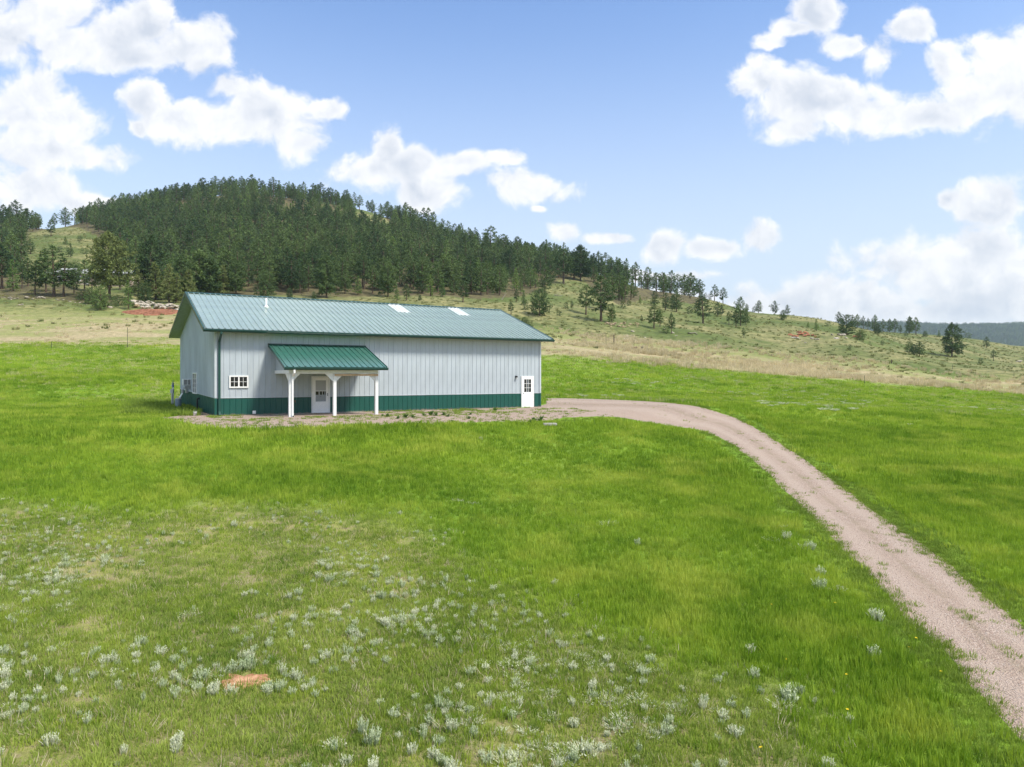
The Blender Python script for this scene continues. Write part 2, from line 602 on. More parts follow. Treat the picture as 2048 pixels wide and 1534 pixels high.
# driveway edges on the ground
near_px = [(1095, 844), (1117, 844), (1182, 838), (1240, 838), (1299, 847), (1343, 853), (1402, 863), (1460, 888), (1519, 935), (1583, 998), (1660, 1077), (1744, 1164), (1813, 1244), (1883, 1313), (1935, 1379), (2043, 1487), (2110, 1560)]
far_px = [(1092, 796), (1135, 796), (1226, 799), (1290, 802), (1343, 806), (1416, 818), (1475, 836), (1533, 868), (1592, 906), (1650, 947), (1723, 1000), (1778, 1042), (1848, 1090), (1918, 1143), (1987, 1202), (2090, 1285), (2190, 1370)]
near_w = [cast(*p) for p in near_px]
far_w = [cast(*p) for p in far_px]
for W in (near_w, far_w):
    d = (near_w[-1] - near_w[-4]) if W is near_w else (far_w[-1] - far_w[-4])
    d.z = 0; d.normalize()
    W.append(W[-1] + d * 8); W.append(W[-1] + d * 14)


def bpt(s, t, z=0.0):
    p = P0 + AU * s + AW * t
    return Vector((p.x, p.y, z))


pad_front_px = [(318, 838), (350, 846), (390, 853), (430, 857), (500, 859), (570, 858), (640, 856), (720, 852), (800, 850), (880, 849), (950, 848), (1020, 846), (1070, 845), (1125, 844)]
pad_front = [cast(*p) for p in pad_front_px]
pad_back = [cast(330, 834), cast(355, 832), cast(392, 824), bpt(0.3, 0.4)] + [bpt(s, 0.4) for s in np.linspace(2.2, BL - 0.3, 9)] + [cast(1120, 800)]
road_poly = [(p.x, p.y) for p in near_w] + [(p.x, p.y) for p in reversed(far_w)]
pad_poly = [(p.x, p.y) for p in pad_front] + [(p.x, p.y) for p in reversed(pad_back)]
bld_poly = [tuple(bpt(s, t))[:2] for s, t in ((0, 0), (BL, 0), (BL, BWID), (0, BWID))]


def on_road(X, Y, grow=0.0):
    jx = vnoise(X, Y, 0.7, 9, 3) * 0.35; jy = vnoise(X, Y, 0.7, 19, 3) * 0.35
    return inpoly(X + jx, Y + jy, road_poly) | inpoly(X + jx, Y + jy, pad_poly)


# ------------------------------------------------------------------ zone masks (world positions; zones outlined from the photograph)
def poly_mask(px, py, poly):
    return inpoly(px, py, poly).astype(float)


DRY_POLY = [(-900, 1005), (0, 1010), (150, 1035), (300, 1030), (420, 1005), (600, 1012), (740, 1025), (840, 1060), (900, 1120), (1010, 1170), (1150, 1230),
            (1280, 1320), (1430, 1370), (1560, 1400), (1640, 1480), (1700, 1600), (1700, 3000), (-2500, 3000)]
GRASSY_KNOB = [(55, 560), (60, 470), (120, 452), (170, 455), (205, 480), (215, 540), (180, 575)]


def masks(X, Y, Z):
    front = Y > 4
    Yc = np.where(front, Y, 4)
    px, py = project(X, Yc, Z)
    w1 = vnoise(X, Y, 0.35, 2, 3); w2 = vnoise(X, Y, 0.35, 12, 3)
    k = np.clip(900 / Yc, 3, 90)
    dry = 0.0
    for q in range(10):
        th = q * 2.4; rq = (0.35 + 0.13 * q) * np.clip(900 / Yc, 8, 80)
        dry = dry + poly_mask(px + w1 * k + math.cos(th) * rq, py + w2 * k * 0.6 + math.sin(th) * rq * 0.5, DRY_POLY) / 10.0
    dry = dry * front * (Y < 60)
    dry = np.maximum(dry, ((~front) & (Y < 4)).astype(float))
    wob = vnoise(X, Y, 0.03, 4, 3) * 12
    tan = sstep(104, 114, Y + wob * 0.5) * (1 - sstep(140, 160, Y + wob))
    # greener streaks inside the pale band
    hill = sstep(138, 158, Y + wob)
    return px, py, dry, tan, hill


# forest outline, photo pixels of tree bases
FOREST = [(-900, 470), (-900, 575), (0, 575), (40, 560), (50, 500), (60, 462), (120, 449), (165, 452), (210, 478), (235, 560), (340, 592), (560, 586), (700, 590), (780, 586), (870, 588), (960, 594),
          (1050, 588), (1075, 574), (1120, 556), (1165, 552), (1190, 580), (1240, 606), (1275, 598), (1310, 592), (1400, 606), (1420, 560), (1200, 300), (-900, 300)]
BALD = [[(690, 432), (720, 415), (765, 430), (790, 455), (750, 455), (715, 445)], [(880, 470), (890, 450), (925, 470), (915, 485)], [(830, 490), (860, 483), (870, 497), (835, 503)]]

# ------------------------------------------------------------------ ground sheet
az = np.concatenate([np.linspace(-180, -62, 60, endpoint=False), np.linspace(-62, -42, 60, endpoint=False), np.linspace(-42, 42, 470, endpoint=False), np.linspace(42, 62, 60, endpoint=False), np.linspace(62, 180, 61)])[:-1]
rr = np.concatenate([[0.0], np.exp(np.linspace(math.log(1.2), math.log(3650), 470))])
A, Rr = np.meshgrid(np.radians(az), rr[1:], indexing='ij')
GX = Rr * np.sin(A); GY = Rr * np.cos(A)
GZ = height(GX, GY)
na, nr = GX.shape
verts = np.stack([GX, GY, GZ], -1).reshape(-1, 3)
verts = np.vstack([verts, [[0, 0, float(height(0.0, 0.0))]]])
idx = np.arange(na * nr).reshape(na, nr)
nxt = np.roll(idx, -1, axis=0)
quads = np.stack([idx[:, :-1], nxt[:, :-1], nxt[:, 1:], idx[:, 1:]], -1).reshape(-1, 4)[:, ::-1]
tris = np.stack([np.full(na, na * nr), nxt[:, 0], idx[:, 0]], -1)
me = bpy.data.meshes.new('ground')
nq, ntr = len(quads), len(tris)
me.vertices.add(len(verts)); me.vertices.foreach_set('co', verts.ravel())
me.loops.add(nq * 4 + ntr * 3)
me.loops.foreach_set('vertex_index', np.concatenate([quads.ravel(), tris.ravel()[::-1].reshape(-1)]))
me.polygons.add(nq + ntr)
me.polygons.foreach_set('loop_start', np.concatenate([np.arange(nq) * 4, nq * 4 + np.arange(ntr) * 3]))
me.polygons.foreach_set('use_smooth', np.ones(nq + ntr, bool))
me.update(calc_edges=True); me.validate()
mpx, mpy, mdry, mtan, mhill = masks(verts[:, 0], verts[:, 1], verts[:, 2])
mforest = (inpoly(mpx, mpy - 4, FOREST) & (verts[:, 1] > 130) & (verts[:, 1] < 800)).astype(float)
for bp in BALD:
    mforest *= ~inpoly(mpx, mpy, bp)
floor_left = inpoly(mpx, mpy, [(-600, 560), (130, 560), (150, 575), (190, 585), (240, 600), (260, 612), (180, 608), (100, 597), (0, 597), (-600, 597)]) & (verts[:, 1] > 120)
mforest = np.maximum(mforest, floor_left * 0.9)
mfar = (verts[:, 1] > 1100).astype(float)
for nm, arr in (('dry', mdry), ('tan', mtan), ('hill', mhill), ('forest', mforest), ('far', mfar)):
    at = me.attributes.new(nm, 'FLOAT', 'POINT')
    at.data.foreach_set('value', arr.astype(np.float32))

g = Mat('ground_soil_and_grass')
P = g.pos()
n_big = g.noise(P, 0.06, 4, 0.6)
n_mid = g.noise(P, 0.45, 5, 0.62)
n_fine = g.noise(P, 4.5, 6, 0.7)
n_tiny = g.noise(P, 26.0, 4, 0.7)
lush = g.mix(g.ramp(n_mid, 0.32, 0.68), (0.12, 0.23, 0.016), (0.23, 0.37, 0.035))
lush = g.mix(g.ramp(n_big, 0.35, 0.65, 0.0, 0.6), lush, (0.30, 0.38, 0.06))
lush = g.mix(g.ramp(n_tiny, 0.35, 0.72, 0.45, 0.0), lush, (0.050, 0.120, 0.012))
dryc = g.mix(g.ramp(n_mid, 0.35, 0.62), (0.15, 0.18, 0.045), (0.30, 0.30, 0.095))
dryc = g.mix(g.ramp(n_fine, 0.45, 0.66, 0.0, 0.75), dryc, (0.32, 0.25, 0.165))
dryc = g.mix(g.ramp(n_tiny, 0.30, 0.55, 0.45, 0.0), dryc, (0.085, 0.090, 0.032))
col = g.mix(g.attr('dry'), lush, dryc)
streak = g.noise(g.scalev(P, (0.05, 0.22, 0.2)), 1.0, 4, 0.6)
tanc = g.mix(g.ramp(streak, 0.40, 0.60), (0.46, 0.38, 0.23), (0.30, 0.32, 0.12))
tanc = g.mix(g.ramp(g.noise(P, 1.3, 5, 0.7), 0.38, 0.68, 0.5, 0.0), tanc, (0.15, 0.14, 0.06))
col = g.mix(g.attr('tan'), col, tanc)
hb = g.noise(P, 0.035, 5, 0.65)
hs = g.noise(P, 0.55, 6, 0.72)
hillc = g.mix(g.ramp(hb, 0.38, 0.62), (0.120, 0.160, 0.045), (0.30, 0.275, 0.125))
hillc = g.mix(g.ramp(hs, 0.40, 0.60, 0.75, 0.0), hillc, (0.070, 0.092, 0.030))
hillc = g.mix(g.ramp(g.noise(P, 1.9, 4, 0.7), 0.60, 0.72, 0.0, 0.5), hillc, (0.36, 0.33, 0.24))
col = g.mix(g.attr('hill'), col, hillc)
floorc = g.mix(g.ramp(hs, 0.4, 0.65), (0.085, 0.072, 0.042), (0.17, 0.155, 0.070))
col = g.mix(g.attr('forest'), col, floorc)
col = g.mix(g.attr('far'), col, (0.035, 0.055, 0.030))
g.base(col, 0.95, 0.1)
hgt = g.math('ADD', g.math('MULTIPLY', n_fine, 0.6), g.math('MULTIPLY', n_tiny, 0.35))
g.bump(hgt, 0.7, 0.12)
me.materials.append(g.m)
ground = bpy.data.objects.new('ground', me)
C.objects.link(ground)
tag(ground, 'rolling grassland with lush green field, pale dry band and pine hillside', kind='structure')


# ------------------------------------------------------------------ gravel driveway and yard
def strip(name, E0, E1, mat, seg, across, lift, jit=0.3, seed=0):
    def resample(E):
        E = [Vector(p) for p in E]
        d = [0.0]
        for i in range(1, len(E)):
            d.append(d[-1] + (E[i] - E[i - 1]).length)
        return E, d
    A_, da = resample(E0); B_, db = resample(E1)
    n = int(max(da[-1], db[-1]) / seg) + 1
    ks = np.arange(len(A_))
    tk = np.linspace(0, len(A_) - 1, n + 1)
    def samp(E):
        arr = np.array([[p.x, p.y] for p in E])
        o = []
        for q in tk:     # Catmull-Rom through the outline
            i = min(int(q), len(E) - 2); f = q - i
            p0, p1, p2, p3 = arr[max(i - 1, 0)], arr[i], arr[i + 1], arr[min(i + 2, len(E) - 1)]
            o.append(0.5 * ((2 * p1) + (-p0 + p2) * f + (2 * p0 - 5 * p1 + 4 * p2 - p3) * f * f + (-p0 + 3 * p1 - 3 * p2 + p3) * f ** 3))
        return np.array(o)
    a2, b2 = samp(A_), samp(B_)
    w = np.linspace(0, 1, across + 1)
    XY = a2[:, None, :] * (1 - w)[None, :, None] + b2[:, None, :] * w[None, :, None]
    dirn = (b2 - a2); dirn /= np.linalg.norm(dirn, axis=1)[:, None] + 1e-9
    ja = (vnoise(a2[:, 0], a2[:, 1], 1.1, seed, 4)) * jit; jb = (vnoise(b2[:, 0], b2[:, 1], 1.1, seed + 5, 4)) * jit
    XY[:, 0] += dirn * ja[:, None]; XY[:, -1] += dirn * jb[:, None]
    XY[:, 1] += dirn * ja[:, None] * 0.7; XY[:, -2] += dirn * jb[:, None] * 0.7
    Z = height(XY[..., 0], XY[..., 1]) + lift
    Z[:, 0] -= lift * 1.6; Z[:, -1] -= lift * 1.6
    m = MB()
    V = np.dstack([XY, Z]).reshape(-1, 3)
    nn = across + 1
    m.v = [tuple(q) for q in V]
    m.f = [(i * nn + j, i * nn + j + 1, (i + 1) * nn + j + 1, (i + 1) * nn + j) for i in range(n) for j in range(across)]
    m.mi = [0] * len(m.f)
    o = m.build(name, mat, smooth=True)
    at_ = o.data.attributes.new('across', 'FLOAT', 'POINT'); at_.data.foreach_set('value', np.tile(w, n + 1).astype(np.float32) if 'drive' in name else np.full((n + 1) * nn, 5.0, np.float32))
    bm = bmesh.new(); bm.from_mesh(o.data); bmesh.ops.recalc_face_normals(bm, faces=bm.faces)
    if sum(f.normal.z for f in bm.faces) < 0:
        bmesh.ops.reverse_faces(bm, faces=bm.faces)
    bm.to_mesh(o.data); bm.free()
    return o


gv = Mat('pink_gravel')
P = gv.pos()
vor = gv.n('ShaderNodeTexVoronoi'); vor.inputs['Scale'].default_value = 38.0; gv.L.new(P, vor.inputs['Vector'])
sepc = gv.n('ShaderNodeSeparateColor'); gv.L.new(vor.outputs['Color'], sepc.inputs[0])
stone = gv.mix(gv.ramp(sepc.outputs[0], 0.1, 0.9), (0.31, 0.23, 0.18), (0.46, 0.355, 0.285))
stone = gv.mix(gv.ramp(sepc.outputs[1], 0.80, 0.95, 0.0, 0.7), stone, (0.60, 0.53, 0.46))
stone = gv.mix(gv.ramp(sepc.outputs[2], 0.84, 0.97, 0.0, 0.7), stone, (0.20, 0.15, 0.13))
dust = gv.noise(P, 0.5, 5, 0.6)
stone = gv.mix(gv.ramp(dust, 0.40, 0.66, 0.0, 0.55), stone, (0.40, 0.31, 0.24))
stone = gv.mix(gv.ramp(gv.noise(P, 1.7, 5, 0.7), 0.56, 0.70, 0.0, 0.30), stone, (0.22, 0.18, 0.12))
stone = gv.mix(gv.ramp(gv.noise(P, 0.13, 3, 0.6), 0.45, 0.65, 0.0, 0.35), stone, (0.44, 0.34, 0.275))
ac_ = gv.attr('across')
d1 = gv.math('ABSOLUTE', gv.math('SUBTRACT', ac_, 0.27)); d2 = gv.math('ABSOLUTE', gv.math('SUBTRACT', ac_, 0.73))
trk = gv.math('ADD', gv.math('MINIMUM', d1, d2), gv.math('MULTIPLY', gv.noise(P, 0.6, 3, 0.5), 0.10))
trk = gv.ramp(trk, 0.19, 0.07, 0.0, 0.40)
stone = gv.mix(trk, stone, (0.50, 0.405, 0.335))
cen = gv.math('ADD', gv.math('ABSOLUTE', gv.math('SUBTRACT', ac_, 0.5)), gv.math('MULTIPLY', gv.noise(P, 1.4, 5, 0.7), 0.30))
stone = gv.mix(gv.ramp(cen, 0.22, 0.12, 0.0, 0.40), stone, (0.22, 0.19, 0.11))
gv.base(stone, 0.95, 0.15)
gv.bump(vor.outputs['Distance'], 0.9, 0.03)
drive = strip('gravel_driveway', near_w, far_w, gv.m, 0.3, 14, 0.02, 0.30, 3)
tag(drive, 'pink gravel driveway curving from the building to the lower right corner', kind='structure')
yard = strip('gravel_yard', pad_front, pad_back, gv.m, 0.3, 14, 0.012, 0.6, 8)
tag(yard, 'strip of bare gravel in front of the metal building', kind='structure')


def patch(name, px_poly, mat, lift, label, jit=0.15, mound=0.0):
    W = [cast(*p) for p in px_poly]
    c = sum(W, Vector((0, 0, 0))) / len(W)
    m = MB(); rings = 9; nseg = 48
    ang = [math.atan2(w.y - c.y, w.x - c.x) for w in W]
    order = sorted(range(len(W)), key=lambda i: ang[i])
    aa = [ang[i] for i in order]; rd = [(Vector(W[i]) - c).xy.length for i in order]
    aa = [aa[-1] - 2 * math.pi] + aa + [aa[0] + 2 * math.pi]; rd = [rd[-1]] + rd + [rd[0]]
    for k in range(rings + 1):
        for j in range(nseg):
            th = -math.pi + 2 * math.pi * j / nseg
            r_ = np.interp(th, aa, rd) * k / rings
            r_ *= 1 + jit * mnoise.noise(Vector((math.cos(th) * 3, math.sin(th) * 3, len(name)))) * (k / rings)
            x, y = c.x + math.cos(th) * r_, c.y + math.sin(th) * r_
            e = 1 - (k / rings) ** 2
            m.v.append((x, y, float(height(x, y)) + lift * (1 if k < rings else -0.6) + mound * e * (0.7 + 0.6 * mnoise.noise(Vector((x * 3, y * 3, 1))))))
    for k in range(rings):
        for j in range(nseg):
            m.f.append((k * nseg + j, k * nseg + (j + 1) % nseg, (k + 1) * nseg + (j + 1) % nseg, (k + 1) * nseg + j)[::-1]); m.mi.append(0)
    o = m.build(name, mat, smooth=True)
    tag(o, label, kind='structure')
    return o


so = Mat('orange_sandy_soil')
sn = so.noise(so.pos(), 9.0, 5, 0.65)
so2 = so.noise(so.pos(), 38.0, 4, 0.7)
so.base(so.mix(so.ramp(sn, 0.35, 0.65), (0.33, 0.16, 0.085), (0.60, 0.35, 0.21)), 0.95, 0.1)
so.bump(so.math('ADD', sn, so2), 0.5, 0.03)
patch('soil_patch', [(440, 1388), (455, 1362), (490, 1352), (528, 1352), (535, 1362), (522, 1376), (480, 1380)], so.m, 0.02, 'bare orange sandy patch dug open between silvery sage tufts', 0.9, 0.025)
rs = Mat('red_clay')
sn = rs.noise(rs.pos(), 1.2, 5, 0.65)
rs.base(rs.mix(rs.ramp(sn, 0.35, 0.65), (0.17, 0.072, 0.042), (0.32, 0.15, 0.09)), 0.95, 0.1)
rs.bump(sn, 0.8, 0.2)
patch('clay_patch', [(246, 624), (275, 621), (310, 620), (345, 620), (352, 629), (320, 631), (280, 630)], rs.m, 0.15, 'bank of bare red clay below the pale rock pile', 0.25, 0.4)
tn = Mat('pale_dirt')
sn = tn.noise(tn.pos(), 3.0, 5, 0.65)
tn.base(tn.mix(tn.ramp(sn, 0.35, 0.65), (0.30, 0.22, 0.12), (0.42, 0.33, 0.20)), 0.95, 0.1)
patch('dirt_patch', [(1428, 788), (1440, 785), (1455, 788), (1440, 791)], tn.m, 0.03, 'small bare tan dirt patch in the green field right of the building', 0.3)

# ------------------------------------------------------------------ building materials
def metal_paint(name, col, rough, spec, bumpk=0.0, coat=0.0, mud=False):
    m = Mat(name)
    o = m.obj()
    nz = m.noise(m.scalev(o, (0.6, 0.6, 0.25)), 1.3, 5, 0.6)
    dk = tuple(c * 0.86 for c in col); lt = tuple(min(1, c * 1.08) for c in col)
    m.base(m.mix(m.ramp(nz, 0.3, 0.7), dk, lt), m.ramp(m.noise(o, 2.2, 4, 0.6), 0.3, 0.7, rough * 0.8, rough * 1.25), spec)
    if mud:
        sp = m.n('ShaderNodeSeparateXYZ'); m.L.new(o, sp.inputs[0])
        dz_ = m.math('SUBTRACT', 0.30, m.math('ADD', sp.outputs[2], m.math('MULTIPLY', m.noise(m.pos(), 5.0, 5, 0.7), 0.42)))
        m.put(m.b.inputs['Base Color'], m.mix(m.ramp(dz_, -0.02, 0.14, 0.0, 0.75), m.b.inputs['Base Color'].links[0].from_socket, (0.26, 0.19, 0.14)))
    if coat:
        m.b.inputs['Coat Weight'].default_value = coat; m.b.inputs['Coat IOR'].default_value = 1.9; m.b.inputs['Coat Roughness'].default_value = 0.22
    if bumpk:
        m.bump(m.noise(m.scalev(m.pos(), (1.0, 1.0, 3.0)), 1.6, 3, 0.6), bumpk, 0.02)
    return m.m


M_SIDE = metal_paint('grey_siding', (0.43, 0.485, 0.525), 0.45, 0.4, 0.15)
M_WAIN = metal_paint('green_siding', (0.010, 0.085, 0.066), 0.38, 0.4, 0.15, mud=True)
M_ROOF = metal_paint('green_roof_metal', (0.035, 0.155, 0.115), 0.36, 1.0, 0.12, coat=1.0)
M_ROOF_SHEEN = metal_paint('sky_sheen_green_roof', (0.27, 0.365, 0.30), 0.36, 1.0, 0.15, coat=1.0)  # chalky green with the pale sky sheen put into the base colour
M_TRIM = metal_paint('dark_green_trim', (0.008, 0.058, 0.046), 0.35, 0.5)
M_GTRIM = metal_paint('grey_trim', (0.50, 0.55, 0.59), 0.4, 0.4)
M_SOFF = simple('pale_soffit', (0.42, 0.45, 0.42), 0.6, 0.3)
M_WHITE = simple('white_paint', (0.78, 0.79, 0.78), 0.45, 0.4, var=0.03)
M_WHITED = simple('white_door_paint', (0.86, 0.86, 0.85), 0.4, 0.4, var=0.02)
M_CLEAR = simple('translucent_panel', (0.72, 0.76, 0.74), 0.3, 0.6, var=0.06)
M_BLACK = simple('black_metal', (0.015, 0.015, 0.017), 0.4, 0.5)
M_WOOD = simple('bare_pine_board', (0.60, 0.42, 0.27), 0.75, 0.2, var=0.12, scale=3)
M_CONC = simple('concrete', (0.42, 0.40, 0.36), 0.9, 0.2, var=0.10, scale=2)
M_STEEL = simple('galvanised_steel', (0.45, 0.46, 0.47), 0.45, 0.5, 0.6)
M_GREYP = simple('grey_plastic', (0.20, 0.25, 0.29), 0.5, 0.4)
M_BRASS = simple('brass', (0.45, 0.22, 0.12), 0.4, 0.5, 0.7)
gm = Mat('window_glass'); gm.base((0.012, 0.014, 0.016), 0.06, 0.5); M_GLASS = gm.m
gm = Mat('screen_mesh'); gm.base((0.30, 0.33, 0.35), 0.5, 0.4); M_SCREEN = gm.m
gm = Mat('white_blind'); gm.base((0.34, 0.35, 0.36), 0.3, 0.6); M_BLIND = gm.m

bld = empty('metal_building', P0, BROT)
tag(bld, 'long grey metal building with green wainscot, green ribbed roof and small front porch', 'building')

# siding sheets: three foot wide, a rib every foot
PW = BL / 23.0


def sheet_mesh(name, w, h, mat, ribs=3, rib_h=0.023, rib_w=0.026, minor=False):
    """sheet in local x (width) and z (height); face towards -y"""
    m = MB()
    prof = [(0.0, 0.0)]
    step = w / ribs
    for k in range(ribs):
        c = (k + 0.5) * step
        if minor:
            for q in (-0.33, -0.17):
                prof += [(c + q * step - 0.008, 0), (c + q * step, -0.004), (c + q * step + 0.008, 0)]
        prof += [(c - rib_w, 0), (c - rib_w * 0.4, -rib_h), (c + rib_w * 0.4, -rib_h), (c + rib_w, 0)]
        if minor:
            for q in (0.17, 0.33):
                prof += [(c + q * step - 0.008, 0), (c + q * step, -0.004), (c + q * step + 0.008, 0)]
    prof.append((w - 0.002, 0.0))
    n = len(prof)
    vs = [(x, y, 0) for x, y in prof] + [(x, y, h) for x, y in prof]
    vs += [(0, 0.012, 0), (w - 0.002, 0.012, 0), (0, 0.012, h), (w - 0.002, 0.012, h)]
    fs = [(i, i + 1, i + 1 + n, i + n) for i in range(n - 1)]
    fs += [(2 * n + 1, 2 * n, 2 * n + 2, 2 * n + 3)]
    m.add(vs, fs)
    return m.mesh(name, mat)


ZW = 0.94           # top of the wainscot
ZE = 4.50           # wall top at the front
up_mesh = sheet_mesh('siding_panel', PW, ZE - ZW - 0.02, M_SIDE)
lo_mesh = sheet_mesh('wainscot_panel', PW, ZW - 0.02, M_WAIN)
for k in range(23):
    link_mesh('siding_panel', up_mesh, bld, (k * PW, 0, ZW + 0.02))
    link_mesh('wainscot_panel', lo_mesh, bld, (k * PW, 0, 0.0))

# roof: front slope rises from t=-0.6 to the ridge, back slope runs down to t=15.2
RT, RZ = 6.56, 7.18
ET, EZ = -0.60, 4.61
BT, BZ = BWID + 0.5, 4.93
OH = 0.67


def roof_z(t):
    return EZ + (RZ - EZ) * (t - ET) / (RT - ET) if t <= RT else RZ + (BZ - RZ) * (t - RT) / (BT - RT)


# gable walls: sheets of their own height under the roof slope
GW = BWID / 16.0


def gable_sheet(t0, t1, z0f, z1f, mat, name, side):
    m = MB(); ribs = 3; step = (t1 - t0) / ribs
    prof = [(t0 + 0.001, 0.0)]
    for k in range(ribs):
        c = t0 + (k + 0.5) * step
        prof += [(c - 0.03, 0), (c - 0.012, 0.02), (c + 0.012, 0.02), (c + 0.03, 0)]
    prof.append((t1 - 0.001, 0.0))
    n = len(prof)
    x = (lambda q: -q) if side < 0 else (lambda q: BL + q)
    vs = [(x(q), t, z0f(t)) for t, q in prof] + [(x(q), t, z1f(t)) for t, q in prof]
    fs = [(i + 1, i, i + n, i + 1 + n) if side < 0 else (i, i + 1, i + 1 + n, i + n) for i in range(n - 1)]
    m.add(vs, fs)
    return m.build(name, mat, bld)


def wain_top(t):                # the wainscot follows the rising grade along the left gable
    return ZW + 0.23 * t / 13.5


for side in (-1, 1):
    for k in range(16):
        t0, t1 = k * GW, (k + 1) * GW
        wt_f = wain_top if side < 0 else (lambda t: ZW)
        gable_sheet(t0, t1, lambda t: wt_f(t) + 0.02, lambda t: roof_z(t) - 0.10, M_SIDE, 'siding_panel', side)
        gable_sheet(t0, t1, lambda t: -0.05, lambda t: wt_f(t), M_WAIN, 'wainscot_panel', side)
m = MB(); m.box(0.02, BL - 0.02, BWID - 0.02, BWID, -0.05, BZ - 0.05); m.build('back_wall', M_SIDE, bld)
m = MB(); m.box(0.02, BL - 0.02, 0.02, BWID - 0.04, -0.3, 0.05); m.build('floor_slab', M_CONC, bld)
# trims
m = MB(); m.box(-0.005, BL + 0.005, -0.02, 0.008, ZW - 0.005, ZW + 0.03); m.build('wainscot_trim', M_GTRIM, bld)
m = MB()
m.hexa([(-0.022, 0, ZW - 0.0), (0.0, 0, ZW), (0.0, BWID, wain_top(BWID)), (-0.022, BWID, wain_top(BWID))],
       [(-0.022, 0, ZW + 0.028), (0.0, 0, ZW + 0.028), (0.0, BWID, wain_top(BWID) + 0.028), (-0.022, BWID, wain_top(BWID) + 0.028)])
m.build('wainscot_trim', M_GTRIM, bld)
for s0 in (0.0, BL):
    sg = -1 if s0 == 0 else 1
    for (z0, z1, mt, nm) in ((0.0, ZW, M_WAIN, 'corner_trim'), (ZW + 0.031, ZE - 0.01, M_GTRIM, 'corner_trim')):
        m = MB()
        xa, xb = (s0 - 0.03, s0 + 0.085) if sg < 0 else (s0 - 0.085, s0 + 0.03)
        m.box(xa, xb, -0.032, -0.026, z0, z1)
        xo = s0 - 0.03 if sg < 0 else s0 + 0.024
        m.box(xo, xo + 0.006, -0.026, 0.10, z0, z1)
        m.build(nm, mt, bld)

# roof sheets
ROOF0, ROOF1 = -OH, BL + OH
NP = 24
RPW = (ROOF1 - ROOF0) / NP


def roof_sheet(w, t0, z0, t1, z1, mat, name, ribs=3, lift=0.0, rib_h=0.045):
    m = MB(); step = w / ribs
    prof = [(0.0, 0.0)]
    for k in range(ribs):
        c = (k + 0.5) * step
        prof += [(c - 0.034, 0), (c - 0.020, rib_h), (c + 0.020, rib_h), (c + 0.034, 0)]
    prof.append((w - 0.001, 0.0))
    n = len(prof)
    sl = Vector((0, t1 - t0, z1 - z0)).normalized(); up = Vector((0, -sl.z, sl.y))
    if up.z < 0: up = -up
    rows = 7
    vs = []
    for r_ in range(rows + 1):
        f_ = r_ / rows
        for x, q in prof:
            wv_ = 0.0 if q > 0 else 0.004 * math.sin(r_ * 2.7 + x * 9)
            p = Vector((x, t0 + (t1 - t0) * f_, z0 + (z1 - z0) * f_)) + up * (q + lift + wv_)
            vs.append(p)
    fs = []
    for r_ in range(rows):
        for i in range(n - 1):
            f4 = (r_ * n + i, r_ * n + i + 1, (r_ + 1) * n + i + 1, (r_ + 1) * n + i)
            fs.append(f4 if t1 > t0 else f4[::-1])
    m.add(vs, fs)
    return m.mesh(name, mat)


rf_mesh = roof_sheet(RPW, ET, EZ, RT, RZ, M_ROOF_SHEEN, 'roof_panel')
rb_mesh = roof_sheet(RPW, BT, BZ, RT, RZ, M_ROOF_SHEEN, 'roof_panel_back')
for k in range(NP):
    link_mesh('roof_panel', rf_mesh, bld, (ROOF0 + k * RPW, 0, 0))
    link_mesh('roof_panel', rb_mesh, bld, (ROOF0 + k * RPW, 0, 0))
skl = roof_sheet(RPW, 4.45, roof_z(4.45), 6.42, roof_z(6.42), M_CLEAR, 'skylight_panel', lift=0.009)
for k in (14, 19):
    o = link_mesh('skylight_panel', skl, bld, (ROOF0 + k * RPW, 0, 0))
    tag(o, 'white translucent skylight sheet just below the ridge')
# roof deck / soffits: thickness under the sheets
m = MB()
TH = 0.13
for (ta, za, tb, zb) in ((ET + 0.02, EZ, RT, RZ), (RT, RZ, BT - 0.02, BZ)):
    m.hexa([(ROOF0 + 0.01, ta, za - TH), (ROOF1 - 0.01, ta, za - TH), (ROOF1 - 0.01, tb, zb - TH), (ROOF0 + 0.01, tb, zb - TH)],
           [(ROOF0 + 0.01, ta, za - 0.012), (ROOF1 - 0.01, ta, za - 0.012), (ROOF1 - 0.01, tb, zb - 0.012), (ROOF0 + 0.01, tb, zb - 0.012)])
m.build('soffit', M_SOFF, bld)
for xo in (ROOF0 - 0.012, ROOF1 - 0.002):
    m = MB()
    for (ta, za, tb, zb) in ((ET - 0.01, EZ, RT, RZ), (RT, RZ, BT + 0.01, BZ)):
        m.hexa([(xo, ta, za - TH - 0.02), (xo + 0.014, ta, za - TH - 0.02), (xo + 0.014, tb, zb - TH - 0.02), (xo, tb, zb - TH - 0.02)],
               [(xo, ta, za + 0.045), (xo + 0.014, ta, za + 0.045), (xo + 0.014, tb, zb + 0.045), (xo, tb, zb + 0.045)])
        xi = xo if xo < 0 else xo - 0.08
        m.hexa([(xi, ta, za + 0.0455), (xi + 0.094, ta, za + 0.0455), (xi + 0.094, tb, zb + 0.0455), (xi, tb, zb + 0.0455)],
               [(xi, ta, za + 0.052), (xi + 0.094, ta, za + 0.052), (xi + 0.094, tb, zb + 0.052), (xi, tb, zb + 0.052)])
    m.build('rake_trim', M_TRIM, bld)
m = MB()
